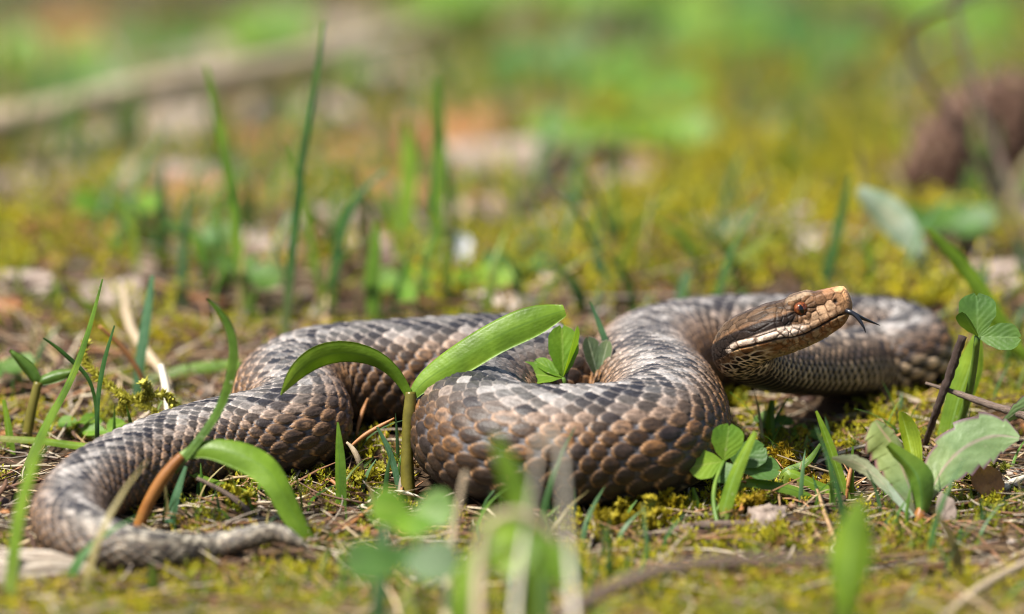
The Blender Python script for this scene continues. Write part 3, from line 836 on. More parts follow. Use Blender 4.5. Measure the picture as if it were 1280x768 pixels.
def blade(pts, widths, dep, mat, label, group=None, alpha=0.5, fold=0.3, name='grass_blade', cat='grass blade', grounded=True, twist=0.0):
    """one grass blade; pts in photo pixels from root to tip, widths the seen full widths in pixels"""
    P = pix_spine(pts, dep)
    if grounded:                     # run the root down to the soil
        g0 = P[0].copy(); gz = float(ground_z(g0[0], g0[1]))
        if g0[2] > gz - 0.05:
            P = np.concatenate([[[g0[0] - (P[1][0] - g0[0]) * 0.2, g0[1], gz - 0.12]], P]); widths = [widths[0]] + list(widths)
    W = np.array(widths) * PXC / 2 / max(math.cos(alpha), 0.3)
    V, F, uv = ribbon(P, W, alpha, fold, 26, 5, twist)
    o = mesh_obj(name, V, F, M[mat], uv=uv, origin=P[0])
    return tag(o, label, cat, group)

def rod(name, pts, rad, mat, label=None, cat=None, group=None, parent=None, n=24, sides=8, knob=0.0, seed=0, taper=None):
    P = spline(np.asarray(pts, float), n)
    r = np.asarray(rad, float)
    R = np.interp(np.linspace(0, 1, n), np.linspace(0, 1, len(r)), r) if r.ndim else np.full(n, float(r))
    rr_ = np.random.default_rng(seed + 5)
    if knob:
        R = R * (1 + knob * (rr_.random(n) - 0.4))
        P = P + rr_.normal(0, 0.12, (n, 3)) * R[:, None] * knob * 3
    V, F, uv = tube(P, R, sides)
    o = mesh_obj(name, V, F, M[mat], parent, uv=uv, origin=None if parent is not None else P[0])
    if label: tag(o, label, cat, group)
    return o

def leaf_part(name, pts, widths, dep, mat, parent, alpha=0.3, fold=0.2, thick=0.0, twist=0.0, wave=0.0, rows=32, cn=11, wfun=None, label=None):
    P = pix_spine(pts, dep)
    W = np.array(widths) * PXC / 2 / max(math.cos(alpha), 0.3)
    V, F, uv = ribbon(P, W, alpha, fold, rows, cn, twist, thick, wave, wfun)
    o = mesh_obj(name, V, F, M[mat], parent, uv=uv)
    if label: o['label'] = label
    return o

def leaflet_mesh(center, direction, normal, length, width, fold=0.35, cup=0.12, rows=14, cn=11, notch=0.06):
    """a clover leaflet: rounded wedge from its base along direction"""
    d = norm(direction); nrm = norm(np.asarray(normal) - np.dot(normal, d) * d); x = np.cross(d, nrm)
    t = np.linspace(0, 1, rows)
    w = np.interp(t, [0, 0.05, 0.2, 0.45, 0.65, 0.8, 0.9, 0.96, 1.0], [0.03, 0.14, 0.55, 0.92, 1.0, 0.92, 0.72, 0.45, 0.12])
    c = np.linspace(-1, 1, cn)
    yy = t[:, None] * np.ones(cn)[None] - notch * (t[:, None] ** 6) * (1 - np.abs(c)[None] * 1.2)
    rim = 1 + 0.025 * np.sin(t * 60)[:, None] * (np.abs(c) > 0.95)[None]
    xx = w[:, None] * c[None] * rim
    zz = fold * np.abs(xx) - cup * (yy - 0.4) ** 2 * 2
    V = center + length * yy[..., None] * d + width / 2 * xx[..., None] * x + width / 2 * zz[..., None] * nrm
    uv = np.stack([np.tile((c + 1) / 2, rows), np.repeat(t, cn)], 1)
    return V.reshape(-1, 3), quads(rows, cn), uv

def clover(foot, hub, leaflets, mat, label, group=None, stem_r=0.055, stem='stem_green', cat='clover', bend=0.15, name='clover_plant'):
    """leaflets: list of (direction, normal, length, width, fold)"""
    foot = np.asarray(foot, float); foot[2] = float(ground_z(foot[0], foot[1])) - 0.08
    r = thing(name, label, cat, foot, group)
    mid = (foot + hub) / 2 + np.array([bend, 0, 0.1])
    rod('stem', [foot, mid, hub], [stem_r * 1.15, stem_r, stem_r * 0.8], stem, parent=r, n=14, sides=7)
    for lf in leaflets:
        d, nr, ln, wd, fo = lf[:5]
        V, F, uv = leaflet_mesh(np.asarray(hub), d, nr, ln, wd, fo)
        mesh_obj('leaflet', V, F, M[lf[5] if len(lf) > 5 else mat], r, uv=uv)
    return r

def pv(dx, dy, dz=0.0):
    """direction given as photo right, photo up, towards the photographer"""
    return norm(dx * Rv + dy * Uv - dz * Fv)

def gpt(px, py):
    """soil point seen at a pixel"""
    p = PG(px, py, 0.0)
    for _ in range(40):
        p = PG(px, py, float(ground_z(p[0], p[1])))
    return p

# ------------------------------------------------------------------ moss, needles, small grass: uncountable cover
def blob_map(X, Y, blobs):
    s = np.zeros_like(X)
    for px, py, rx, amp_ in blobs:
        c = gpt(px, py); rx = rx * (1 + max(depth_of(c), 0) / D); ry = rx * (1.5 + 0.03 * max(c[1], 0))
        s = np.maximum(s, amp_ * np.exp(-(((X - c[0]) / (rx * PXC)) ** 2 + ((Y - c[1]) / (ry * PXC)) ** 2)))
    return s
moss_blobs = [(960, 235, 130, 1), (800, 345, 120, 1), (680, 330, 90, .8), (1050, 180, 70, .8), (930, 340, 60, .9), (1200, 480, 90, .9), (1100, 560, 60, .6),
              (760, 660, 70, 1), (860, 640, 40, .9), (800, 740, 160, .9), (640, 750, 140, .9), (1000, 760, 160, .9), (350, 760, 120, .8), (100, 765, 120, .6), (950, 690, 90, .8), (1120, 700, 110, .8), (1230, 640, 50, .7),
              (450, 545, 50, .9), (60, 320, 110, .7), (130, 250, 70, .6), (400, 250, 70, .6), (430, 740, 130, .6), (540, 350, 50, .5), (230, 650, 60, .4),
              (150, 480, 60, .5), (1010, 540, 60, .7), (700, 120, 120, .5), (900, 120, 110, .6), (1180, 100, 90, .6), (250, 740, 90, .7), (1240, 740, 90, .7)]

def merged(name, tmplV, tmplF, place, scale, yaw, tilt, colr, mat, kind='stuff', label=None, cat=None, taper_cols=None):
    """many copies of one small template as a single mesh; place (n,3)"""
    n = len(place); m = len(tmplV)
    cy, sy = np.cos(yaw), np.sin(yaw); ct, st = np.cos(tilt), np.sin(tilt)
    x, y, z = tmplV[:, 0][None] * scale[:, None], tmplV[:, 1][None] * scale[:, None], tmplV[:, 2][None] * scale[:, None]
    y2 = y * ct[:, None] - z * st[:, None]; z2 = y * st[:, None] + z * ct[:, None]
    X = x * cy[:, None] - y2 * sy[:, None]; Y = x * sy[:, None] + y2 * cy[:, None]
    V = np.stack([X, Y, z2], -1) + place[:, None]
    F = (tmplF[None] + (np.arange(n) * m)[:, None, None]).reshape(-1, tmplF.shape[1])
    cc = np.repeat(colr[:, None], m, 1)
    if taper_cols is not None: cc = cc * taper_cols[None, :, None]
    return V.reshape(-1, 3), F, cc.reshape(-1, 3)

def moss_template(seed, branches=3, leaves=11, L=1.0):
    """a sprig: curved stems each ringed by tiny pointed leaves"""
    r = np.random.default_rng(seed); V = []; F = []; TC = []
    for b in range(branches):
        a = r.uniform(0, 6.28); lean = r.uniform(0.25, 0.9); ln = L * r.uniform(0.6, 1.0)
        d = np.array([math.cos(a) * lean, math.sin(a) * lean, 1.0]); d /= np.linalg.norm(d)
        for i in range(leaves):
            f = (i + 0.6) / leaves
            p = d * ln * f + np.array([0, 0, -0.25 * lean * f * f * ln])
            a2 = i * 2.4 + r.uniform(-.3, .3)
            out = np.array([math.cos(a2), math.sin(a2), 0.65 + 0.5 * f]); out /= np.linalg.norm(out)
            sd_ = np.cross(out, d); sd_ /= np.linalg.norm(sd_) + 1e-9
            ll = ln * 0.26 * (1.1 - 0.55 * f); ww = ll * 0.30
            k = len(V)
            V += [p - sd_ * ww * 0.5, p + out * ll * 0.5 - sd_ * ww, p + out * ll + d * ll * 0.25, p + out * ll * 0.5 + sd_ * ww]
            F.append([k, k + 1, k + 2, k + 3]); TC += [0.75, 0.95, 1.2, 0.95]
    return np.array(V), np.array(F), np.array(TC)

mr = np.random.default_rng(21)
def scatter(n, x0, x1, y0, y1):
    return mr.uniform(x0, x1, n), mr.uniform(y0, y1, n)
# body of the snake kept clear of upright cover
snk = sp[::20, :4]
def clear_of_snake(X, Y, pad=0.0):
    ok = np.ones(len(X), bool)
    for a in range(0, len(X), 4000):
        d = np.hypot(X[a:a + 4000, None] - snk[None, :, 0], Y[a:a + 4000, None] - snk[None, :, 1])
        low_ = (snk[:, 2] - snk[:, 3] < 0.6)[None]
        ok[a:a + 4000] = np.all((d > snk[None, :, 3] * 0.85 + pad) | ~low_, 1)
    return ok

allV, allF, allC = [], [], []; base_n = 0
for layer, (n, box, smin, smax) in enumerate([(34000, (-17, 17, -22, 14), 0.28, 0.62), (42000, (-32, 32, 14, 112), 0.6, 1.5), (5000, (-70, 70, -30, 140), 0.8, 1.6)]):
    X, Y = scatter(n, *box)
    dens = np.maximum(blob_map(X, Y, moss_blobs), np.clip((fnoise(X * 0.22, Y * 0.22, 40) - 0.47) * 5, 0, 1) * np.where((Y > 14) & (X < 2), 0.28, 0.7))
    dens = np.maximum(dens, np.where(Y < -6, 0.55, 0.06))
    keep = (mr.random(n) < dens) & clear_of_snake(X, Y, 0.1)
    if layer == 2: keep &= ~((np.abs(X) < 30) & (Y > -20) & (Y < 110))
    X, Y, dn = X[keep], Y[keep], dens[keep]
    which = mr.integers(0, 5, len(X))
    for w in range(5):
        m = which == w
        tv, tf, tcs = moss_template(100 + w, 3, 9 if layer == 0 else 6)
        k = m.sum()
        z = ground_z(X[m], Y[m]) - 0.06 + (0.25 + 0.7 * (layer == 1)) * dn[m] * mr.random(k)
        yel = np.clip(mr.normal(0.5, 0.3, k) + (fnoise(X[m] * 0.5, Y[m] * 0.5, 60) - 0.5), 0, 1)
        cc = (1 - yel)[:, None] * np.array([0.15, 0.20, 0.014]) + yel[:, None] * np.array([0.48, 0.40, 0.010])
        brown_ = mr.random(k) < 0.10
        cc[brown_] = np.array([0.22, 0.13, 0.035])
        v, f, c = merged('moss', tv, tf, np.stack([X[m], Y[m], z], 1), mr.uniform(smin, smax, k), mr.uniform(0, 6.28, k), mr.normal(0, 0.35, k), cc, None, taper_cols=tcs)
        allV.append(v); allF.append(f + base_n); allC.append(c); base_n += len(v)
o = mesh_obj('moss', np.concatenate(allV), np.concatenate(allF), M['moss'], cols=np.concatenate(allC), smooth=False)
tag(o, 'yellow green moss growing in patches over the forest soil', 'moss', kind='stuff')
print('moss quads', len(o.data.polygons))

# dry needles and grass fibres lying about
def fibre_batch(n, box, lmin, lmax, rmin, rmax, zlo, zhi, palette, seed, pad=0.0, upright=0.15):
    r = np.random.default_rng(seed)
    X = r.uniform(box[0], box[1], n); Y = r.uniform(box[2], box[3], n)
    ok = clear_of_snake(X, Y, pad); X, Y = X[ok], Y[ok]; n = len(X)
    SEG, SD = 7, 3
    L = r.uniform(lmin, lmax, n); yaw = r.uniform(0, 6.28, n); curl = r.normal(0, 0.5, n); pit = r.normal(0, upright, n)
    t = np.linspace(-0.5, 0.5, SEG)
    ang = yaw[:, None] + curl[:, None] * t[None] * 2
    dx = np.cumsum(np.cos(ang), 1) / SEG; dy = np.cumsum(np.sin(ang), 1) / SEG
    px = X[:, None] + L[:, None] * (dx - dx.mean(1, keepdims=True)); py = Y[:, None] + L[:, None] * (dy - dy.mean(1, keepdims=True))
    pz = ground_z(px, py) + r.uniform(zlo, zhi, n)[:, None] + L[:, None] * t[None] * pit[:, None]
    rad = r.uniform(rmin, rmax, n)
    tp = np.array([0.5, 0.9, 1, 1, 1, 0.8, 0.35])
    nx, ny = -np.sin(ang), np.cos(ang)
    V = np.zeros((n, SEG, SD, 3))
    for s_ in range(SD):
        a = s_ / SD * 2 * math.pi + 0.78
        V[:, :, s_, 0] = px + nx * rad[:, None] * tp * math.cos(a)
        V[:, :, s_, 1] = py + ny * rad[:, None] * tp * math.cos(a)
        V[:, :, s_, 2] = np.maximum(pz, ground_z(px, py) - 0.05) + rad[:, None] * tp * math.sin(a) * 0.7
    f1 = quads(SEG, SD, True)
    F = (f1[None] + (np.arange(n) * SEG * SD)[:, None, None]).reshape(-1, 4)
    pal = np.array(palette); cc = pal[r.integers(0, len(pal), n)] * r.uniform(0.6, 1.3, (n, 1))
    return V.reshape(-1, 3), F, np.repeat(cc[:, None], SEG * SD, 1).reshape(-1, 3)
PAL = [(0.30, 0.15, 0.07), (0.38, 0.24, 0.12), (0.45, 0.34, 0.2), (0.5, 0.42, 0.3), (0.20, 0.10, 0.05), (0.33, 0.27, 0.21), (0.15, 0.08, 0.05)]
PALF = [tuple(0.62 * v for v in c) for c in PAL]
fb = [fibre_batch(3200, (-16, 16, -22, 14), 1.2, 4.2, 0.022, 0.05, 0.0, 0.22, PAL, 31),
      fibre_batch(1500, (-16, 16, -12, 8), 0.5, 1.8, 0.015, 0.03, 0.02, 0.3, PAL, 32),
      fibre_batch(2600, (-34, 34, 14, 112), 1.5, 7.0, 0.04, 0.10, 0.0, 0.5, PALF, 33),
      fibre_batch(1200, (-45, 45, -30, 100), 1.5, 6.0, 0.04, 0.09, 0.0, 0.4, PAL, 34)]
bn = 0; fV, fF, fC = [], [], []
for v, f, c in fb:
    fV.append(v); fF.append(f + bn); fC.append(c); bn += len(v)
o = mesh_obj('needle_litter', np.concatenate(fV), np.concatenate(fF), M['litter'], cols=np.concatenate(fC))
tag(o, 'dry brown pine needles and grass fibres strewn over the soil', 'needle litter', kind='stuff')

# crumbs of bark and dead leaf
def flake_batch(n, box, smin, smax, seed, pal):
    r = np.random.default_rng(seed)
    X = r.uniform(box[0], box[1], n); Y = r.uniform(box[2], box[3], n)
    ok = clear_of_snake(X, Y, 0.1); X, Y = X[ok], Y[ok]; n = len(X)
    a = np.arange(7) / 7 * 2 * math.pi
    tv = np.concatenate([np.stack([np.cos(a), np.sin(a) * 0.7, 0.12 * np.cos(a * 2)], 1), np.stack([np.cos(a) * 0.9, np.sin(a) * 0.6, 0.12 * np.cos(a * 2) - 0.12], 1), [[0, 0, 0.16], [0, 0, -0.1]]])
    k = np.arange(7); k2 = (k + 1) % 7
    tf = np.concatenate([np.stack([k, k2, np.full(7, 14)], 1), np.stack([k2, k, k + 7], 1), np.stack([k2, k + 7, k2 + 7], 1), np.stack([k2 + 7, k + 7, np.full(7, 15)], 1)])
    pal = np.array(pal); cc = pal[r.integers(0, len(pal), n)] * r.uniform(0.6, 1.3, (n, 1))
    return merged('x', tv, tf, np.stack([X, Y, ground_z(X, Y) + r.uniform(0, 0.12, n)], 1), r.uniform(smin, smax, n), r.uniform(0, 6.28, n), r.normal(0, 0.5, n), cc, None)
PAL2 = [(0.12, 0.07, 0.045), (0.2, 0.12, 0.07), (0.3, 0.22, 0.16), (0.4, 0.33, 0.27), (0.09, 0.05, 0.035), (0.25, 0.11, 0.04)]
fb = [flake_batch(1600, (-16, 16, -22, 14), 0.06, 0.28, 41, PAL2), flake_batch(2200, (-34, 34, 14, 112), 0.2, 1.1, 42, PAL2)]
bn = 0; fV, fF, fC = [], [], []
for v, f, c in fb:
    fV.append(v); fF.append(f + bn); fC.append(c); bn += len(v)
o = mesh_obj('leaf_crumbs', np.concatenate(fV), np.concatenate(fF), M['litter'], cols=np.concatenate(fC), smooth=False)
tag(o, 'crumbs of bark and dead leaf lying among the moss', 'leaf crumbs', kind='stuff')

# thin low grass that nobody could count, mostly behind the snake
def grass_batch(n, box, hmin, hmax, wmin, wmax, seed, pal, blobs=None):
    r = np.random.default_rng(seed)
    X = r.uniform(box[0], box[1], n); Y = r.uniform(box[2], box[3], n)
    dens = np.clip((fnoise(X * 0.16, Y * 0.16, 70 + seed) - 0.40) * 4, 0.02, 1)
    if blobs is not None: dens = np.maximum(dens * 0.7, blob_map(X, Y, blobs))
    ok = clear_of_snake(X, Y, 0.2) & (r.random(n) < dens); X, Y = X[ok], Y[ok]; n = len(X)
    SEG = 6; t = np.linspace(0, 1, SEG)
    H = r.uniform(hmin, hmax, n); yaw = r.uniform(0, 6.28, n); bend = r.uniform(0.1, 0.9, n); w = r.uniform(wmin, wmax, n)
    ox = np.cos(yaw)[:, None] * bend[:, None] * (t ** 1.8)[None] * H[:, None]; oy = np.sin(yaw)[:, None] * bend[:, None] * (t ** 1.8)[None] * H[:, None]
    oz = H[:, None] * (t[None] - 0.35 * bend[:, None] * t[None] ** 2)
    wx, wy = -np.sin(yaw + 0.5), np.cos(yaw + 0.5)
    tp = np.array([0.8, 1, 0.95, 0.8, 0.5, 0.05])
    z0 = ground_z(X, Y) - 0.05
    V = np.zeros((n, SEG, 3, 3))
    for i, sgn in enumerate((-1, 0, 1)):
        V[:, :, i, 0] = X[:, None] + ox + sgn * wx[:, None] * w[:, None] * tp / 2 - (np.cos(yaw)[:, None] * w[:, None] * 0.15 if sgn == 0 else 0)
        V[:, :, i, 1] = Y[:, None] + oy + sgn * wy[:, None] * w[:, None] * tp / 2 - (np.sin(yaw)[:, None] * w[:, None] * 0.15 if sgn == 0 else 0)
        V[:, :, i, 2] = z0[:, None] + oz
    F = (quads(SEG, 3)[None] + (np.arange(n) * SEG * 3)[:, None, None]).reshape(-1, 4)
    pal = np.array(pal); cc = pal[r.integers(0, len(pal), n)] * r.uniform(0.7, 1.3, (n, 1))
    return V.reshape(-1, 3), F, np.repeat(cc[:, None], SEG * 3, 1).reshape(-1, 3)
GPAL = [(0.07, 0.16, 0.02), (0.10, 0.20, 0.03), (0.05, 0.12, 0.03), (0.13, 0.19, 0.03), (0.09, 0.18, 0.07), (0.30, 0.25, 0.10)]
green_blobs = [(110, 110, 80, .7), (570, 25, 90, 1), (780, 130, 110, .7), (950, 60, 110, .8), (650, 60, 70, .7), (1190, 40, 60, .9), (480, 330, 70, .7), (640, 340, 70, .7), (300, 350, 70, .7), (840, 30, 100, .8)]
fb = [grass_batch(3800, (-34, 34, 14, 112), 1.2, 4.2, 0.12, 0.36, 51, GPAL, green_blobs),
      grass_batch(2600, (-16, 16, -22, 14), 0.5, 1.6, 0.05, 0.13, 52, GPAL),
      grass_batch(900, (-45, 45, -30, 100), 1.0, 3.5, 0.12, 0.3, 53, GPAL)]
bn = 0; fV, fF, fC = [], [], []
for v, f, c in fb:
    fV.append(v); fF.append(f + bn); fC.append(c); bn += len(v)
o = mesh_obj('grass', np.concatenate(fV), np.concatenate(fF), M['grassmass'], cols=np.concatenate(fC))
tag(o, 'thin low green grass sprouting through the moss', 'grass', kind='stuff')

# ------------------------------------------------------------------ seedlings with two long leaves
f0 = gpt(511, 622); d0 = depth_of(f0)
r = thing('seedling', 'two-leaved green seedling with olive stem rising between the snake coils', 'seedling', f0)
rod('stem', [f0 - [0, 0, 0.2], PD(509, 580, d0), PD(510, 540, d0), PD(513, 500, d0), PD(513, 490, d0)], [0.17, 0.15, 0.125, 0.15, 0.11], 'stem_brown', parent=r, sides=12)
leaf_part('leaf', [(513, 499), (503, 480, -.05), (480, 455, -.15), (440, 441, -.3), (400, 446, -.5), (370, 467, -.7), (351, 494, -.9)], [9, 13, 19, 27, 30, 22, 2], d0, 'seed_leaf', r, 0.25, 0.12, 0.022, twist=0.35, cn=13)
leaf_part('leaf', [(513, 499), (528, 480), (570, 452, -.1), (620, 422, -.15), (670, 400, -.1), (706, 388, 0)], [9, 22, 37, 39, 36, 14], d0, 'seed_leaf', r, 0.3, 0.16, 0.022, twist=-0.2, cn=13)

f0 = gpt(168, 664); d0 = depth_of(f0)
r = thing('seedling', 'two-leaved seedling with orange stem, one leaf upright and one bent over the tail', 'seedling', f0)
rod('stem', [f0 - [0, 0, 0.2], PD(185, 630, d0), PD(210, 590, d0), PD(228, 570, d0)], [0.13, 0.13, 0.14, 0.11], 'stem_orange', parent=r, sides=12)
leaf_part('leaf', [(214, 588), (240, 556), (268, 515), (284, 470, -.2), (287, 430, -.3), (275, 395, -.3), (258, 375, -.2)], [11, 11, 13, 16, 17, 13, 5], d0, 'seed_leaf_dark', r, 0.75, 0.5, 0.022, twist=0.5, cn=13)
leaf_part('leaf', [(222, 574), (250, 562), (290, 566, -.15), (328, 584, -.3), (350, 612, -.45), (370, 650, -.5), (402, 690, -.45)], [10, 20, 33, 37, 32, 27, 2], d0, 'seed_leaf', r, 0.25, 0.2, 0.022, twist=0.3, cn=13)

f0 = gpt(30, 560); d0 = depth_of(f0)
r = thing('seedling', 'small seedling with dark stem and two spread leaves beside the yellow moss shoot', 'seedling', f0)
rod('stem', [f0 - [0, 0, 0.2], PD(38, 520, d0), PD(48, 478, d0)], [0.12, 0.12, 0.1], 'stem_brown', parent=r, sides=10)
leaf_part('leaf', [(48, 480), (36, 462), (12, 438)], [10, 17, 4], d0, 'seed_leaf_dark', r, 0.3, 0.3, 0.04)
leaf_part('leaf', [(48, 478), (70, 470), (98, 464)], [10, 16, 4], d0, 'seed_leaf_dark', r, 0.3, 0.3, 0.04)

# ------------------------------------------------------------------ clovers
hub = PD(1222, 421, 0.6)
clover(gpt(1184, 566), hub, [(pv(-0.0, 1, -.2), pv(0.05, 0.25, 1), 0.98, 0.86, 0.12), (pv(1, -0.02, .1), pv(0.05, 0.4, 1), 0.95, 0.66, 0.15), (pv(-0.5, 0.75, .5), pv(-1, 0.1, 0.7), 0.72, 0.62, 0.3)],
       'clover', 'three-leaflet clover on a tall stem beside the brown broken twig', stem_r=0.09)
hub = PD(905, 577, -1.6)
clover(gpt(902, 668), hub, [(pv(-1, -0.15, .3), pv(0.1, 0.5, 1), 0.82, 0.72, 0.1), (pv(0.15, 1, 0), pv(0.1, 0.25, 1), 0.82, 0.72, 0.12), (pv(0.1, -0.9, .5), pv(-0.1, .5, 1), 0.52, 0.66, 0.12, 'clover')],
       'clover_bright', 'blurred bright clover with three leaflets against the middle coil', stem_r=0.05, bend=-0.2)
hub = PD(918, 582, -1.2)
clover(gpt(885, 652), hub, [(pv(0.8, 0.5, 0), pv(-0.1, 0.3, 1), 0.78, 0.66, 0.12), (pv(1, -0.1, 0), pv(0.1, 0.6, 1), 1.0, 0.62, 0.1), (pv(0.4, 0.9, -.4), pv(0.1, 0.3, 1), 0.6, 0.6, 0.12)],
       'clover', 'darker clover with spreading leaflets behind the bright clover at the middle coil', stem_r=0.05)
cb = PG(700, 486, 0.9); hub = PD(706, 482, depth_of(gpt(706, 530)) + 1.0)
hd_ = depth_of(cb); hub = PD(704, 472, 1.55)
clover([hub[0], hub[1] + 0.2, 0], hub, [(pv(-1, 0.10, .15), pv(0.0, 0.75, 1), 1.3, 0.62, 0.2), (pv(-0.8, 0.5, -.2), pv(0.25, 0.8, 1), 0.75, 0.36, 0.3), (pv(-0.02, 1, -.1), pv(0.25, 0.1, 1), 1.16, 0.72, 0.25), (pv(0.28, 1, .2), pv(1, 0.1, 0.35), 1.2, 0.5, 0.2)],
       'clover_bright', 'bright yellow-green folded clover standing in the middle of the snake coil', stem_r=0.06)
hub = PD(748, 474, 2.5)
clover([hub[0], hub[1] + 0.2, 0], hub, [(pv(-0.25, 1, 0), pv(0.5, 0.1, 1), 0.98, 0.52, 0.3), (pv(0.25, 1, 0), pv(-0.5, 0.1, 1), 0.9, 0.42, 0.3), (pv(0.6, 0.4, .3), pv(0, 0.5, 1), 0.66, 0.62, 0.1, 'clover')],
       'clover_grey', 'grey-green clover with folded leaflets next to the bright clover', stem_r=0.06)

def random_clover(px, py, hpx, size, mat, label, group, seed, nl=3):
    r_ = np.random.default_rng(seed)
    foot = gpt(px, py); k_ = 1 + max(depth_of(foot), 0) / D; size = size * k_; hpx = hpx * k_
    hub = foot + np.array([r_.normal(0, 0.25), r_.normal(0, 0.25), hpx * PXC])
    a0 = r_.uniform(0, 6.28); ls = []
    tiltv = r_.uniform(0.15, 0.7)
    for i in range(nl):
        a = a0 + i * 2 * math.pi / nl + r_.normal(0, 0.15)
        d = np.array([math.cos(a), math.sin(a), tiltv * r_.uniform(-0.4, 1)])
        ls.append((d, np.array([-0.1, -0.5, 1.0]), size * r_.uniform(0.85, 1.15), size * r_.uniform(0.8, 1.0), r_.uniform(0.05, 0.3)))
    return clover(foot, hub, ls, mat, label, group, stem_r=0.05)
LAND = [((1210, 170), 'near the brown cone'), ((250, 130), 'near the thick pale stalk'), ((575, 310), 'near the small white leaf scrap'), ((930, 290), 'near the pale bark chip'),
        ((390, 120), 'near the tallest dark grass blade'), ((280, 300), 'just behind the left coil'), ((60, 500), 'by the small dark-stemmed seedling'), ((700, 60), 'in the open moss far behind the coil'), ((1000, 60), 'in the open moss between coil and cone'),
        ((60, 330), 'before the thick pale stalk'), ((680, 300), 'by the dark fallen twig'), ((800, 350), 'just behind the right coil')]
def place_words(px, py):
    return min(LAND, key=lambda l: (l[0][0] - px) ** 2 + (1.5 * (l[0][1] - py)) ** 2)[1]
# blurred ones before the snake
hub = PD(515, 642, -13.0)
clover(gpt(520, 850), hub, [(pv(-1, 0.25, .2), pv(0, 0.5, 1), 0.85, 0.85, 0.1), (pv(1, 0.15, .2), pv(0, 0.5, 1), 0.85, 0.85, 0.1), (pv(0.1, -0.6, 1), pv(0, 0.8, 1), 0.8, 0.8, 0.1)],
       'clover_bright', 'blurred dark green clover before the foot of the olive-stemmed seedling', stem_r=0.05)
hub = PD(503, 706, -16.0)
clover(gpt(505, 900), hub, [(pv(-1, 0.1, .2), pv(0, 0.6, 1), 1.15, 0.95, 0.08), (pv(1, 0.1, .2), pv(0, 0.6, 1), 1.1, 0.95, 0.08), (pv(0.1, 0.4, -1), pv(0, 0.9, 1), 0.9, 0.9, 0.1)],
       'clover', 'blurred pale clover low before the seedling, leaflets lying flat', stem_r=0.05)
hub = PD(668, 668, -18.0)
clover(gpt(665, 930), hub, [(pv(-1, 0.1, .1), pv(0, 0.5, 1), 1.1, 0.8, 0.2), (pv(0.6, -0.7, .1), pv(0, 0.5, 1), 1.15, 0.8, 0.1), (pv(-0.6, -0.6, .3), pv(0, 0.5, 1), 1.0, 0.8, 0.1)],
       'clover_bright', 'blurred clover tangled with dry straw before the front coil', stem_r=0.05)
for i, (px, py, hp_, sz, mt) in enumerate([(970, 545, 20, .5, 'clover'), (1000, 548, 12, .4, 'clover_bright')]):
    random_clover(px, py, hp_, sz, mt, 'small clover in the shade under the raised neck', 'clovers under the raised neck', 300 + i)
bgc = [(110, 160, 60, 1.5), (70, 130, 40, 1.3), (150, 300, 40, 1.1), (300, 380, 40, .9), (560, 60, 70, 1.6), (600, 50, 60, 1.5), (640, 130, 50, 1.4), (790, 160, 50, 1.5), (830, 200, 40, 1.3),
       (960, 80, 60, 1.5), (900, 100, 50, 1.4), (1185, 80, 50, 1.5), (1050, 110, 50, 1.3), (700, 210, 40, 1.2), (420, 110, 40, 1.3), (650, 370, 30, .8), (610, 375, 25, .8), (500, 380, 30, .9),
       (1195, 320, 40, 1.1), (1240, 300, 30, 1.0), (330, 90, 50, 1.5), (230, 340, 40, 1.0), (740, 60, 60, 1.5), (860, 60, 50, 1.5), (30, 490, 30, .7), (75, 545, 20, .5), (130, 560, 20, .5), (200, 110, 50, 1.2), (1090, 40, 60, 1.4), (690, 20, 60, 1.5)]
for i, (px, py, hp_, sz) in enumerate(bgc):
    random_clover(px, py, hp_, sz, 'clover_bright' if i % 3 else 'clover', ('bright' if i % 3 else 'dark') + ' out-of-focus clover ' + place_words(px, py), 'clovers behind the snake', 400 + i)

# ------------------------------------------------------------------ toothed rosette plant
f0 = gpt(1148, 652); d0 = depth_of(f0)
r = thing('rosette_plant', 'rosette of grey-green toothed leaves with purple edges growing from the soil', 'weed', f0)
tooth = lambda t: 1 + 0.22 * ((1 - (t * 8) % 1) - 0.4) * (t > 0.35) * (t < 0.95)
leaf_part('leaf', [(1150, 650, .2), (1162, 620, .4), (1180, 585, .7), (1210, 557, .9), (1245, 545, .9), (1274, 548, .8)], [9, 12, 46, 62, 52, 6], d0, 'dandelion', r, 0.25, 0.12, 0, rows=120, cn=15, wfun=tooth, wave=0.06)
leaf_part('leaf', [(1146, 650), (1140, 620), (1128, 585, .1), (1115, 555, .2), (1104, 540, .2), (1094, 526, .2)], [10, 20, 42, 46, 44, 8], d0, 'dandelion', r, -0.5, 0.75, 0, rows=120, cn=15, wfun=tooth, wave=0.06)
leaf_part('leaf', [(1150, 650, -.1), (1152, 625, -.1), (1148, 600, -.1), (1143, 590, -.05), (1110, 556, 0)], [10, 26, 38, 34, 10], d0, 'seed_leaf_dark', r, 0.2, 0.8, 0, rows=48, cn=13)
leaf_part('leaf', [(1142, 648, -.1), (1118, 620, .0), (1090, 592, .1), (1068, 578, .1), (1040, 573, .0)], [6, 10, 15, 17, 3], d0, 'pale_leaf', r, 0.3, 0.1, 0, rows=48, wfun=tooth, wave=0.04)
leaf_part('leaf', [(1148, 648, .5), (1142, 580, 1.2), (1132, 535, 1.4), (1126, 515, 1.3)], [6, 18, 22, 5], d0, 'grass_bright', r, 0.5, 0.6, 0)
rod('root_crown', [PD(1148, 662, d0), PD(1150, 645, d0), PD(1153, 630, d0)], [0.2, 0.15, 0.05], 'stem_orange', parent=r, n=10)
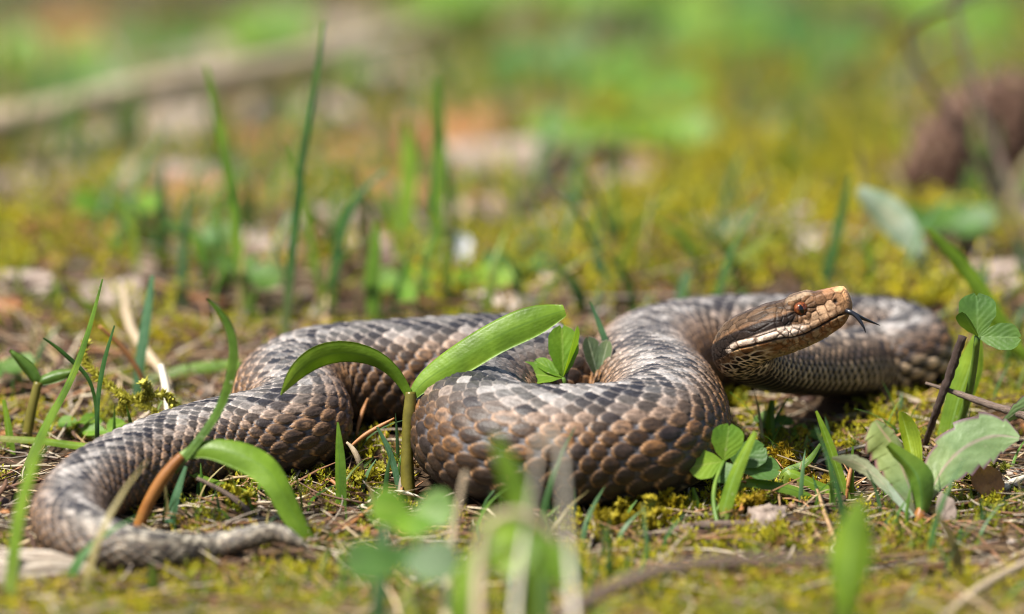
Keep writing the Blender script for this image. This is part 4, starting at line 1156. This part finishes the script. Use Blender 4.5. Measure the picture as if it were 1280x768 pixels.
# a leaf of another rosette reaching in at the right
f0 = gpt(1330, 600); d0 = depth_of(f0)
r = thing('rosette_plant', 'single green toothed leaf reaching in above the rosette beside the fallen grey twig', 'weed', f0)
rod('root_crown', [f0 - [0, 0, .2], f0 + [0, 0, .2]], [0.15, 0.1], 'stem_orange', parent=r, n=5)
leaf_part('leaf', [(1330, 600), (1318, 530), (1290, 508), (1268, 518), (1250, 531)], [8, 26, 30, 16, 2], d0, 'dandelion', r, 0.3, 0.2, 0, rows=48, wfun=tooth)

# ------------------------------------------------------------------ grass blades that stand out
BL = 'tall grass blades behind the snake'
blade([(30, 590), (55, 535), (85, 480), (108, 420), (128, 349)], [9, 10, 9, 7, 2], 0.6, 'grass', 'tall thin grass blade leaning past the yellow moss shoot')
blade([(8, 764), (16, 690), (28, 620), (48, 560), (70, 505)], [15, 15, 14, 11, 5], -9.0, 'grass_bright', 'wide blurred grass blade rising before the tail bend')
blade([(121, 548), (122, 500), (129, 455), (143, 407)], [6, 6, 6, 2], 1.2, 'grass_dark', 'short dark grass blade standing upright above the tail section')
blade([(112, 478), (90, 452), (72, 436), (54, 423)], [5, 6, 5, 2], 1.6, 'grass_dark', 'short leaning grass blade crossing behind the tall thin blade')
blade([(352, 450), (362, 340), (376, 210), (392, 110), (405, 27)], [12, 12, 11, 9, 4], 11.0, 'grass_dark', 'tallest dark grass blade rising behind the left coil')
blade([(318, 440), (300, 340), (288, 240), (272, 150), (257, 82)], [16, 15, 14, 12, 6], 14.0, 'grass', 'tall blurred grass blade curving left beside the tallest dark blade')
blade([(402, 380), (388, 300), (372, 230), (352, 180)], [9, 9, 8, 4], 15.0, 'grass', 'faint thin grass blade crossing behind the tallest dark blade')
blade([(415, 360), (422, 310), (440, 255), (484, 211)], [14, 14, 12, 4], 14.0, 'grass_dark', 'dark grass blade bending right, behind the far left coil')
blade([(466, 400), (464, 350), (468, 310), (468, 275)], [20, 20, 16, 5], 13.0, 'grass', 'stubby green grass blade behind the far left coil')
blade([(546, 350), (546, 260), (549, 180), (545, 100)], [18, 18, 17, 8], 19.0, 'grass', 'broad upright grass blade behind the middle, beside a paler one')
blade([(500, 340), (506, 260), (510, 200), (507, 150)], [26, 26, 24, 10], 22.0, 'grass_bright', 'broad pale grass blade behind the middle, beside the broad upright one')
blade([(1028, 362), (1038, 320), (1050, 270), (1063, 218)], [13, 14, 12, 5], 15.0, 'grass_dark', 'dark grass blade standing behind the snake head')
blade([(1088, 360), (1086, 330), (1084, 300)], [14, 13, 5], 16.0, 'grass', 'short blurred grass blade behind the snake head, beside the dark one')
blade([(1300, 480), (1262, 425), (1215, 350), (1180, 308), (1158, 286)], [20, 20, 20, 15, 5], 9.0, 'grass_bright', 'bright green blade slanting behind the tall clover')
blade([(1290, 455), (1265, 432), (1235, 410), (1215, 398)], [14, 13, 11, 5], 7.0, 'grass_bright', 'short bright blade behind the tall clover leaflets')
blade([(846, 392), (852, 365), (860, 338)], [18, 18, 8], 14.0, 'grass_blue', 'short pale bluish blade behind the right coil')
blade([(776, 482), (764, 450), (752, 415), (737, 377)], [9, 9, 8, 2], 3.6, 'grass_blue', 'bluish grass blade behind the grey-green clover')
blade([(735, 478), (725, 450), (714, 425), (702, 403)], [7, 7, 5, 2], 4.5, 'grass', 'thin grass blade between the two clovers in the coil')
blade([(424, 668), (425, 620), (424, 570), (422, 528)], [13, 14, 12, 2], -0.9, 'grass', 'upright pointed grass blade beside the left coil and the olive-stemmed seedling')
blade([(500, 622), (494, 592), (485, 562), (471, 534)], [8, 8, 7, 3], 0.0, 'grass_blue', 'bluish narrow blade leaning beside the olive seedling stem')
blade([(412, 598), (432, 594), (452, 584), (467, 571)], [6, 7, 6, 2], 1.2, 'grass', 'low green blade lying by the left coil, tip raised')
blade([(405, 588), (440, 587), (480, 590), (515, 592)], [7, 8, 7, 4], 1.6, 'grass_dark', 'dark blade lying flat between the coils')
blade([(165, 546), (205, 570), (250, 596), (300, 612), (345, 630), (390, 634)], [5, 7, 7, 6, 5, 3], -1.0, 'grass_bright', 'long thin blade lying across the tail section behind the orange stem', grounded=False)
blade([(175, 690), (182, 640), (193, 600), (203, 590), (212, 596)], [8, 9, 8, 6, 2], -1.4, 'grass_bright', 'bent bright blade hooked over inside the tail bend')
blade([(217, 640), (217, 600), (217, 570), (216, 550)], [6, 6, 5, 2], -0.6, 'grass', 'thin upright blade before the tail section')
blade([(175, 672), (230, 642), (290, 630), (340, 628)], [6, 7, 6, 4], -0.7, 'grass', 'green blade lying curved inside the tail bend')
blade([(206, 735), (208, 690), (214, 640), (232, 583)], [13, 15, 13, 4], -2.4, 'grass_blue', 'blurred bluish blade standing before the tail')
blade([(163, 760), (168, 720), (178, 680), (184, 662)], [12, 14, 12, 4], -2.8, 'grass', 'blurred short green blade before the tail bend')
blade([(280, 745), (285, 715), (276, 690)], [12, 13, 5], -3.2, 'grass_bright', 'short blurred blade before the thin tail end')
blade([(1058, 625), (1046, 585), (1034, 550), (1020, 514)], [10, 11, 10, 3], -0.5, 'grass_bright', 'bright blade leaning left beside the rosette')
blade([(1064, 618), (1064, 590), (1066, 558)], [6, 6, 2], -0.4, 'grass', 'very thin upright blade beside the leaning bright blade')
blade([(925, 606), (960, 606), (1000, 616), (1040, 645), (1062, 662)], [10, 12, 12, 10, 4], -1.2, 'grass', 'arched dark green blade lying across the ground before the clover')
blade([(985, 592), (1015, 604), (1045, 618), (1062, 636)], [10, 13, 12, 5], -0.6, 'grass_bright', 'bright flat blade lying behind the arched dark blade')
blade([(980, 590), (1000, 582), (1015, 570), (1025, 555)], [7, 9, 7, 3], 0.2, 'grass', 'short curved blade with raised tip under the raised neck')
blade([(898, 668), (908, 625), (922, 585), (944, 540)], [15, 17, 15, 6], -2.6, 'grass_bright', 'blurred bright stalk-like blade before the clovers of the middle coil')
blade([(868, 690), (872, 650), (866, 610)], [10, 10, 4], -1.8, 'grass', 'small blurred blade left of the bright clover stem')
blade([(1058, 740), (1062, 700), (1068, 660), (1076, 622)], [30, 48, 36, 8], -15.0, 'grass_bright', 'very broad blurred green leaf before the rosette', name='broad_leaf', cat='leaf', alpha=0.2)
blade([(662, 720), (655, 660), (640, 600), (617, 545)], [26, 30, 26, 10], -18.0, 'grass_bright', 'broad blurred bright green leaf before the front coil', name='broad_leaf', cat='leaf', alpha=0.2)
blade([(575, 770), (585, 720), (610, 690), (640, 680)], [26, 30, 26, 10], -19.0, 'grass_bright', 'blurred bright leaf curving low before the front coil', name='broad_leaf', cat='leaf', alpha=0.3)
blade([(945, 730), (948, 690), (946, 655)], [14, 15, 6], -3.0, 'grass', 'blurred blade right of the brown seed husk')
blade([(1262, 655), (1250, 630), (1240, 605)], [6, 7, 3], -0.6, 'grass', 'thin blade beside the round brown leaf')
blade([(10, 610), (12, 560), (4, 500)], [12, 12, 5], 2.5, 'grass_bright', 'blurred blade at the foot of the small dark-stemmed seedling')
blade([(0, 548), (60, 552), (110, 558), (170, 556)], [8, 9, 9, 4], 2.2, 'grass_bright', 'pale green blade lying flat behind the tail section', grounded=False)
blade([(175, 480), (230, 462), (300, 455)], [14, 15, 12], 8.0, 'grass', 'blurred blade lying flat before the far left coil', grounded=False)
blade([(172, 470), (180, 410), (190, 345)], [14, 14, 6], 6.5, 'grass_blue', 'pale bluish blade leaning by the bleached straw')
blade([(1182, 560), (1198, 500), (1212, 460), (1222, 420)], [30, 34, 34, 12], 3.0, 'grass_bright', 'broad pale green leaf behind the tall clover stem', name='broad_leaf', cat='leaf', alpha=0.1)
blade([(968, 566), (962, 535), (965, 500)], [11, 12, 6], 3.0, 'grass', 'blurred blade in the shade under the raised neck')
gr = np.random.default_rng(77)
for i in range(30):
    px = gr.uniform(0, 1280); py = gr.uniform(60, 400)
    if 880 < px < 1200 and py > 330: continue
    f0 = gpt(px, py); d0 = depth_of(f0)
    hp_ = gr.uniform(50, 130); lean = gr.normal(0, 30)
    blade([(px, py), (px + lean * .2, py - hp_ * .5), (px + lean, py - hp_)], [gr.uniform(6, 13), gr.uniform(6, 13), 3], d0, ['grass', 'grass_bright', 'grass_blue', 'grass_dark'][i % 4], ['mid-green', 'bright green', 'bluish', 'dark green'][i % 4] + ' out-of-focus grass blade ' + place_words(px, py), BL)

# ------------------------------------------------------------------ twigs, straw, needles
rod('twig', [PD(1157, 479, 1.8), PD(1200, 493, 1.4), PD(1240, 507, 1.0), PD(1290, 523, 0.6), PD(1350, 540, .3)], [0.03, 0.07, 0.085, 0.095, 0.1], 'twig', 'fallen grey twig pointing at the snake from beside the tall clover', 'twig', n=40, knob=0.15)
t_ = rod('twig', [gpt(1155, 560), PD(1172, 510, 1.6), PD(1188, 465, 1.4), PD(1203, 421, 1.2)], [0.07, 0.08, 0.1, 0.1], 'twig_dark', 'brown broken twig standing upright against the tall clover stem', 'twig', n=36, knob=0.2)
t_ = rod('twig', [gpt(770, 684) + [0, 0, .1], gpt(830, 676) + [0, 0, .15], gpt(880, 667) + [0, 0, .15], gpt(940, 662) + [0, 0, .1]], [0.07, 0.11, 0.12, 0.08], 'twig', 'pale twig lying on moss before the middle coil', 'twig', n=40, knob=0.2)
rod('twig', [PD(690, 775, -14.5), PD(760, 738, -14.5), PD(830, 712, -14.5), PD(960, 700, -14.5), PD(1160, 706, -14.5)], [0.12, 0.13, 0.12, 0.1, 0.06], 'twig', 'blurred long dry stick lying on the nearest moss', 'stick', n=50, knob=0.15)
rod('twig', [gpt(1180, 790) + [0, 0, .3], gpt(1240, 755) + [0, 0, .5], gpt(1300, 730) + [0, 0, .6]], [0.07, 0.09, 0.09], 'straw', 'blurred pale stick slanting in beyond the end of the long dry stick', 'stick', n=30, knob=0.1)
rod('straw_stem', [PD(246, 598, -2.0), PD(290, 622, -2.1), PD(325, 655, -2.1), PD(372, 702, -2.0), gpt(392, 722)], [0.04, 0.07, 0.08, 0.09, 0.08], 'twig', 'dry grey stem arching over the thin tail', 'dry stem', n=36, knob=0.12)
rod('straw_stem', [PD(410, 720, -2.0), PD(440, 688, -2.2), PD(470, 655, -2.3), PD(500, 645, -2.4)], [0.06, 0.08, 0.08, 0.06], 'straw', 'blurred dry stem lying before the olive-stemmed seedling', 'dry stem', n=30, knob=0.1)
rod('straw_stem', [gpt(0, 215) + [-9, -4, 1.0], gpt(0, 228) + [0, 0, 1.8], gpt(150, 192) + [0, 0, 1.8], gpt(330, 155) + [0, 0, 1.8], gpt(540, 95) + [0, 0, 1.8]], [0.46, 0.46, 0.44, 0.4, 0.34], 'straw', 'long thick pale dry stalk lying far behind the snake', 'dry stalk', n=60, knob=0.06, sides=12)
rod('straw_stem', [gpt(215, 520) + [0, 0, -.1], PD(205, 470, 8), PD(175, 430, 10), PD(158, 390, 12), PD(155, 360, 13)], [0.08, 0.09, 0.11, 0.11, 0.08], 'straw', 'bleached straw curving up behind the yellow moss shoot', 'straw', n=34)
rod('straw_stem', [PD(210, 520, 3), PD(208, 490, 3.4), PD(201, 458, 4)], [0.07, 0.1, 0.08], 'straw_white', 'short bleached straw behind the yellow moss shoot tip', 'straw', n=20)
rod('straw_stem', [PD(124, 408, 5), PD(150, 432, 5.2), PD(175, 468, 5.4), PD(185, 500, 5.6)], [0.04, 0.06, 0.06, 0.05], 'needle_orange', 'orange dry blade bent behind the short dark grass blade', 'dry stem', n=24)
rod('straw_stem', [gpt(730, 960) + [0, 0, 0], PD(712, 700, -19), PD(706, 620, -19), PD(700, 560, -19), PD(690, 540, -19), PD(672, 560, -19)], [0.05, 0.06, 0.06, 0.06, 0.05, 0.03], 'straw_white', 'bleached bent straw hooked over before the front coil', 'straw', n=44)
rod('straw_stem', [gpt(640, 960) + [0, 0, 0], PD(652, 690, -19), PD(668, 600, -19), PD(672, 555, -19)], [0.045, 0.055, 0.05, 0.03], 'straw_white', 'straight bleached straw standing beside the hooked one', 'straw', n=34)
rod('straw_stem', [gpt(560, 850), PD(565, 680, -11), PD(578, 610, -11), PD(582, 590, -11)], [0.08, 0.09, 0.08, 0.05], 'straw', 'blurred brown straw standing by the left end of the front coil', 'straw', n=30)
rod('straw_stem', [gpt(610, 960), PD(600, 700, -19), PD(618, 650, -19), PD(660, 645, -19), PD(700, 680, -19)], [0.07, 0.09, 0.09, 0.08, 0.06], 'straw', 'blurred arched straw before the front coil', 'straw', n=40)
NE = 'pine_needle'
def needle(pts, rad, label, mat='needle_orange', grp=None):
    return rod(NE, pts, [rad * .6, rad, rad, rad * .4], mat, label, 'pine needle', grp, n=18, sides=6)
needle([PD(437, 560, 1.0), PD(455, 545, 1.0), PD(475, 533, 1.0), PD(493, 523, 1.0)], 0.055, 'orange needle slanting between the coils, tip raised')
needle([gpt(456, 600), PD(448, 575, .6), PD(440, 560, .6), PD(433, 553, .6)], 0.07, 'tan bent needle below the orange slanting one', 'straw')
needle([PD(445, 545, 2.6), PD(450, 525, 2.7), PD(456, 508, 2.8), PD(460, 498, 2.8)], 0.05, 'orange needle standing in the shadow between the coils')
needle([gpt(440, 640), gpt(470, 632) + [0, 0, .15], gpt(500, 626) + [0, 0, .2], gpt(530, 630) + [0, 0, .1]], 0.05, 'pale needle lying across the foot of the seedling', 'straw_white')
needle([gpt(395, 610), PD(410, 600, 0), PD(425, 612, -.2), PD(442, 640, -.3)], 0.045, 'thin red-brown needle bent beside the upright pointed blade', 'needle_orange')
needle([gpt(405, 680), gpt(440, 660) + [0, 0, .1], gpt(470, 640) + [0, 0, .2], gpt(480, 628) + [0, 0, .3]], 0.055, 'red-brown needle lying before the upright pointed blade')
needle([gpt(925, 600), gpt(960, 600) + [0, 0, .12], gpt(1000, 606) + [0, 0, .12], gpt(1048, 613) + [0, 0, .1]], 0.10, 'thick tan straw lying under the arched blade', 'straw')
needle([gpt(915, 612), gpt(930, 628) + [0, 0, .15], gpt(925, 650) + [0, 0, .15], gpt(908, 668)], 0.06, 'reddish needle bent on the moss right of the clovers')
needle([PD(1058, 625, -.5), PD(1060, 605, -.5), PD(1064, 585, -.4), PD(1066, 575, -.4)], 0.05, 'short pinkish needle standing beside the leaning bright blade')
needle([gpt(1210, 640), gpt(1240, 628) + [0, 0, .15], gpt(1265, 615) + [0, 0, .2], gpt(1290, 604) + [0, 0, .2]], 0.10, 'pale split straw lying by the round brown leaf', 'straw_white')

# ------------------------------------------------------------------ yellow moss shoot on the left
f0 = gpt(232, 545)
r = thing('moss_shoot', 'long bristly yellow-green moss shoot leaning over the tail section', 'moss shoot', PD(215, 515, 2.0))
mv_, mf_, mc_ = [], [], []; bn = 0
def bristle(P, rad, seed, dense, big=1.0):
    global bn
    rr2 = np.random.default_rng(seed)
    Vt, Ft, _ = tube(P, rad, 6)
    T = norm(np.gradient(P, axis=0)); F4 = [f if len(f) == 4 else [f[0], f[1], f[2], f[2]] for f in Ft]
    vs, fs = [Vt], [f for f in Ft]; k = len(Vt)
    for i in range(dense):
        t = rr2.random() * (len(P) - 1.01); i0 = int(t); p = P[i0] + (P[i0 + 1] - P[i0]) * (t - i0)
        out = norm(rr2.normal(0, 1, 3)); out = norm(out - np.dot(out, T[i0]) * T[i0] * 0.9 + T[i0] * 0.5)
        sdv = norm(np.cross(out, T[i0])); l = rr2.uniform(0.09, 0.17) * big; w = l * 0.22
        vs.append(np.array([p - sdv * w * .6, p + out * l * .5 - sdv * w, p + out * l, p + out * l * .5 + sdv * w])); fs.append([k, k + 1, k + 2, k + 3]); k += 4
    return np.concatenate(vs), fs
main = spline([PD(232, 560, 1.6), PD(205, 525, 1.9), PD(178, 505, 2.1), PD(150, 492, 2.2), PD(128, 475, 2.3), PD(106, 450, 2.4), PD(107, 428, 2.4)], 40)
for nm, P_, dn_ in [('stem', main, 420), ('branch', spline([PD(168, 498, 2.1), PD(185, 492, 2.0), PD(180, 478, 1.9)], 14), 120), ('branch', spline([PD(172, 502, 2.1), PD(195, 494, 2.0), PD(212, 498, 1.9), PD(216, 512, 1.9)], 18), 130), ('branch', spline([PD(150, 492, 2.2), PD(156, 506, 2.1), PD(152, 514, 2.0)], 12), 90)]:
    Vb_, Fb_ = bristle(P_, 0.06, dn_, dn_ * 2, 1.35)
    cc = np.array([0.48, 0.45, 0.07]) * np.random.default_rng(dn_).uniform(0.7, 1.3, (len(Vb_), 1))
    mesh_obj(nm, Vb_, Fb_, M['moss'], r, smooth=False, cols=cc)

# ------------------------------------------------------------------ moss sprigs that can be told apart near the front coil
def sprig(px, py, h, seed, label, grp=None, cc0=(0.38, 0.31, 0.02)):
    f0 = gpt(px, py)
    r2 = np.random.default_rng(seed)
    r = thing('moss_sprig', label, 'moss', f0, grp)
    for b in range(4):
        P = [f0 - [0, 0, .05]]
        d = np.array([r2.normal(0, .35), r2.normal(0, .25), 1.0])
        for s_ in range(4):
            P.append(P[-1] + norm(d) * h * r2.uniform(.2, .32)); d = d + np.array([r2.normal(0, .4), r2.normal(0, .3), -0.05])
        Vb_, Fb_ = bristle(spline(P, 16), 0.03, seed * 7 + b, 150)
        mesh_obj('branch', Vb_, Fb_, M['moss'], r, smooth=False, cols=np.array(cc0) * r2.uniform(0.7, 1.3, (len(Vb_), 1)))
for i, (px, py, h) in enumerate([(765, 655, .9), (790, 660, .7), (825, 652, .8), (745, 665, .6), (845, 650, .6), (810, 668, .7), (780, 672, .6)]):
    sprig(px, py, h, 500 + i, 'golden branching moss sprig touching the front coil', 'moss sprigs along the front coil')
for i, (px, py, h) in enumerate([(975, 590, .7), (990, 600, .6), (1030, 615, .6), (1010, 560, .5), (935, 640, .5)]):
    sprig(px, py, h, 520 + i, 'golden moss sprig under the raised neck', 'moss sprigs under the neck', (0.34, 0.24, 0.015))
for i, (px, py, h) in enumerate([(1225, 590, .6), (1245, 605, .6), (1215, 610, .5), (1235, 625, .5)]):
    sprig(px, py, h, 540 + i, 'green moss sprig beside the round brown leaf', 'moss sprigs by the brown leaf', (0.18, 0.19, 0.02))
for i, (px, py, h) in enumerate([(300, 640, .5), (290, 628, .45), (455, 610, .5), (478, 606, .5)]):
    sprig(px, py, h, 560 + i, 'small yellow moss sprig among needles between the coils', 'moss sprigs between the coils', (0.30, 0.27, 0.02))

# ------------------------------------------------------------------ leaves, bark, stone, wood, cone
def flat_piece(name, center, rx, ry, h, mat, label, cat, seed, yaw=0.0, pitch=0.0, curl=0.3, pts=26):
    k0_ = 1 + max(depth_of(center), 0) / D; rx, ry, h = rx * k0_, ry * k0_, h * k0_
    center = np.asarray(center, float)
    r2 = np.random.default_rng(seed)
    a = np.arange(pts) / pts * 2 * math.pi
    rad = 1 + 0.16 * np.sin(a * 2 + r2.random() * 6) + 0.10 * np.sin(a * 3 + r2.random() * 6) + r2.normal(0, 0.04, pts)
    rings = [0.0, 0.35, 0.7, 0.93, 1.0]
    V = []
    for sgn in (1, -1):
        for q_ in rings:
            x = rx * q_ * rad * np.cos(a); y = ry * q_ * rad * np.sin(a)
            z = curl * ((x / rx) ** 2 * 0.6 - (y / ry) ** 2 * 0.25) * rx + sgn * h * 0.5 * (1 - 0.9 * q_ ** 3) + r2.normal(0, h * 0.10, pts)
            V.append(np.stack([x, y, z], 1))
    V = np.array(V); R5 = len(rings)
    cp_, sp_ = math.cos(pitch), math.sin(pitch); cy_, sy_ = math.cos(yaw), math.sin(yaw)
    V = V.reshape(-1, 3)
    y = V[:, 1] * cp_ - V[:, 2] * sp_; z = V[:, 1] * sp_ + V[:, 2] * cp_
    V = np.stack([V[:, 0] * cy_ - y * sy_, V[:, 0] * sy_ + y * cy_, z], 1) + center
    F1_ = quads(R5, pts, True); F2_ = F1_[:, ::-1] + R5 * pts
    e_ = np.arange(pts); e2_ = (e_ + 1) % pts
    rim = np.stack([e_ + 4 * pts, e2_ + 4 * pts, e2_ + 9 * pts, e_ + 9 * pts], 1)
    uv = np.stack([np.tile(np.cos(a) * .5 + .5, 2 * R5), np.tile(np.sin(a) * .5 + .5, 2 * R5)], 1)
    o = mesh_obj(name, V, np.concatenate([F1_, F2_, rim]), M[mat], uv=uv, origin=center)
    return tag(o, label, cat)
flat_piece('dead_leaf', gpt(1236, 632) + [0, .2, .42], 0.36, 0.46, 0.05, 'dead_leaf', 'round brown dead leaf standing by the rosette', 'dead leaf', 1, 0.2, 1.1)
flat_piece('dead_leaf', gpt(1182, 660) + [0, .2, .3], 0.2, 0.45, 0.05, 'dead_leaf_grey', 'pale grey curled dead leaf at the rosette base', 'dead leaf', 2, 0.1, 1.2)
flat_piece('bark_chip', gpt(915, 300) + [0, 0, .35], 1.5, 0.7, 0.12, 'bark', 'pale grey bark chip lying on yellow moss behind the head', 'bark chip', 3, 0.1, 0.3)
flat_piece('bark_chip', gpt(1010, 310) + [0, 0, .2], 1.2, 0.6, 0.12, 'bark', 'second bark chip, dimmer, right behind the pale one', 'bark chip', 4, -0.2, 0.35)
flat_piece('leaf_scrap', gpt(572, 335) + [0, 0, .3], 0.36, 0.5, 0.1, 'stone', 'small white leaf scrap behind the middle coil', 'leaf scrap', 5, 0.0, 0.9)
flat_piece('bark_strip', gpt(650, 300) + [0, 0, .1], 2.2, 0.6, 0.15, 'dead_leaf_grey', 'dark brown bark strip behind the middle coil', 'bark strip', 6, 0.6, 0.2)
for i, (px, py, rx, ry, yw) in enumerate([(90, 300, 1.1, .7, .3), (230, 240, 1.5, .8, -.4), (200, 90, 1.4, 1.0, .2), (450, 210, 1.2, .8, .7), (420, 290, 1.0, .7, .1), (740, 250, 1.3, .7, .4), (1080, 330, 1.0, .6, -.2), (790, 60, 1.6, 1., .5), (140, 380, .8, .5, .2), (330, 200, 1.3, .8, 1.), (1240, 360, 1.1, .7, .3), (620, 210, 1.4, .8, .2), (60, 60, 1.4, .9, .9), (480, 110, 1.4, .9, .4),
        (180, 180, 1.6, 1., .2), (270, 260, 1.2, .9, -.3), (30, 250, 1.5, .9, .5), (380, 160, 1.5, 1., .1), (520, 260, 1.2, .8, -.2), (300, 320, .9, .6, .4), (100, 200, 1.5, .9, -.4), (560, 180, 1.4, .9, .3), (430, 60, 1.6, 1., .2), (20, 370, .9, .6, .1), (1120, 300, 1.1, .7, .3), (1250, 290, 1.2, .8, .1), (700, 300, 1.1, .7, .6)]):
    o = flat_piece('dead_leaf', gpt(px, py) + [0, 0, .3], rx, ry, 0.06, ['dead_leaf', 'dead_leaf_grey'][i % 3 > 0], ['red-brown', 'grey-brown'][i % 3 > 0] + ' out-of-focus dead leaf ' + place_words(px, py), 'dead leaf', 20 + i, yw, 0.35)
    o['group'] = 'dead leaves behind the snake'
flat_piece('seed_husk', gpt(958, 660) + [0, 0, .25], 0.5, 0.32, 0.35, 'dead_leaf_grey', 'blurred grey-brown seed husk lying before the clovers', 'seed husk', 9, 0.4, 0.4)
# leaf with pale back behind the tall clover
f0 = gpt(1150, 330); d0 = depth_of(f0)
o = blade([(1150, 322), (1130, 290), (1105, 262), (1072, 238)], [20, 42, 44, 14], 16.0, 'pale_leaf', 'broad whitish leaf behind the snake head near the cone', name='pale_leaf', cat='leaf', alpha=0.2)
# weathered wood at the lower left
f0 = gpt(20, 735)
P = spline([f0 + [-3.5, -1.6, 0.3], f0 + [-1.2, -.5, .3], f0 + [.2, .3, .22], f0 + [1.7, .9, .05]], 40)
V, F, uv = tube(P, np.interp(np.linspace(0, 1, 40), [0, .3, .8, 1], [1.0, 1.0, .65, .16]), 40)
V[:, 2] = f0[2] + (V[:, 2] - f0[2]) * 0.75
o = mesh_obj('wood_piece', V, F, M['wood'], uv=uv, origin=f0)
tag(o, 'weathered pale wood piece with dark grain lying against the tail bend', 'wood')
# cone with its scales, and the looping twigs before it
cc_ = gpt(1212, 262) + np.array([0.0, 0, 1.7])
ax = norm(np.array([0.75, 0.25, 0.35])); up_c = norm(np.cross(ax, [0, 1, 0.2])); rt = np.cross(up_c, ax)
cone = thing('pine_cone', 'brown conifer cone lying in the moss behind the snake', 'cone', cc_ - [0, 0, 1.5])
LC = 5.2
t = np.linspace(0, 1, 20); prof = 1.4 * np.sin(np.clip(t, 0, 1) * math.pi * 0.92 + 0.12) ** 0.7
V, F, uv = tube(cc_ + ax * ((t - 0.45) * LC)[:, None], prof * 0.72, 16)
mesh_obj('core', V, F, M['cone'], cone, uv=uv)
tv = []; sx = np.linspace(-1, 1, 5); sy = np.linspace(0, 1, 5)
for y_ in sy:
    wv_ = 0.36 * math.sin(math.pi * (0.22 + 0.62 * y_))
    for x_ in sx: tv.append((x_ * wv_, y_ * 0.9, 0.10 * (1 - x_ * x_) + 0.18 * y_ * y_))
tv = np.array(tv); tv2 = tv - [0, 0, 0.08]
sV = np.concatenate([tv, tv2]); f_ = quads(5, 5)
e1 = np.arange(5) * 5; e2 = e1 + 4; b1 = np.arange(5); b2 = b1 + 20
sF = np.concatenate([f_, f_[:, ::-1] + 25] + [np.stack([a[:-1], a[:-1] + 25, a[1:] + 25, a[1:]], 1) for a in (e1, e2, b1, b2)])
proto = mesh_obj('cone_scale', sV, sF, M['cone'], None, link=False)
from mathutils import Matrix
for i in range(84):
    tt_ = 0.02 + 0.95 * (i / 84); a = i * 2.39996
    rad_ = float(np.interp(tt_, t, prof)) * 0.66
    rdv = math.cos(a) * up_c + math.sin(a) * rt
    p = cc_ + ax * ((tt_ - 0.45) * LC) + rdv * rad_
    yv = norm(ax * 0.62 + rdv * 0.6); zv = norm(rdv - np.dot(rdv, yv) * yv); xv = np.cross(yv, zv)
    c_ = proto if i == 0 else proto.copy()
    col.objects.link(c_)
    c_.parent = cone
    k_ = 0.92 + 0.4 * math.sin(tt_ * 3.14)
    mt_ = Matrix([[xv[j] * k_, yv[j] * k_, zv[j] * k_, p[j] * S - cone.location[j]] for j in range(3)] + [[0, 0, 0, 1]])
    c_.matrix_local = mt_
lp = gpt(1300, 300); 
rod('dry_stem', [gpt(1290, 330), PD(1235, 230, 27), PD(1190, 150, 27), PD(1150, 90, 27), PD(1135, 50, 27), PD(1155, 22, 27), PD(1195, 8, 27), PD(1230, -10, 27)], [0.08, 0.09, 0.09, 0.1, 0.1, 0.09, 0.09, 0.08], 'twig_dark', 'thin brown stem looping up before the cone', 'dry stem', n=60)
rod('dry_stem', [gpt(1300, 320), PD(1250, 200, 27), PD(1215, 100, 27), PD(1195, 20, 27), PD(1188, -20, 27)], [0.08, 0.1, 0.1, 0.09, 0.08], 'twig', 'straight brown stem leaning before the cone, beside the looping one', 'dry stem', n=40)
rod('dry_stem', [gpt(560, 340), gpt(640, 300) + [0, 0, .5], gpt(690, 260) + [0, 0, .8], gpt(760, 200) + [0, 0, .6]], [0.12, 0.16, 0.16, 0.1], 'twig_dark', 'dark fallen twig slanting on the moss behind the middle coil', 'twig', n=40, knob=.15)
rod('dry_stem', [gpt(640, 260) + [0, 0, .3], gpt(720, 225) + [0, 0, .5], gpt(820, 195) + [0, 0, .5], gpt(900, 170) + [0, 0, .4]], [0.07, 0.09, 0.09, 0.06], 'straw', 'pale fallen stem slanting behind the dark fallen twig', 'dry stem', n=40)
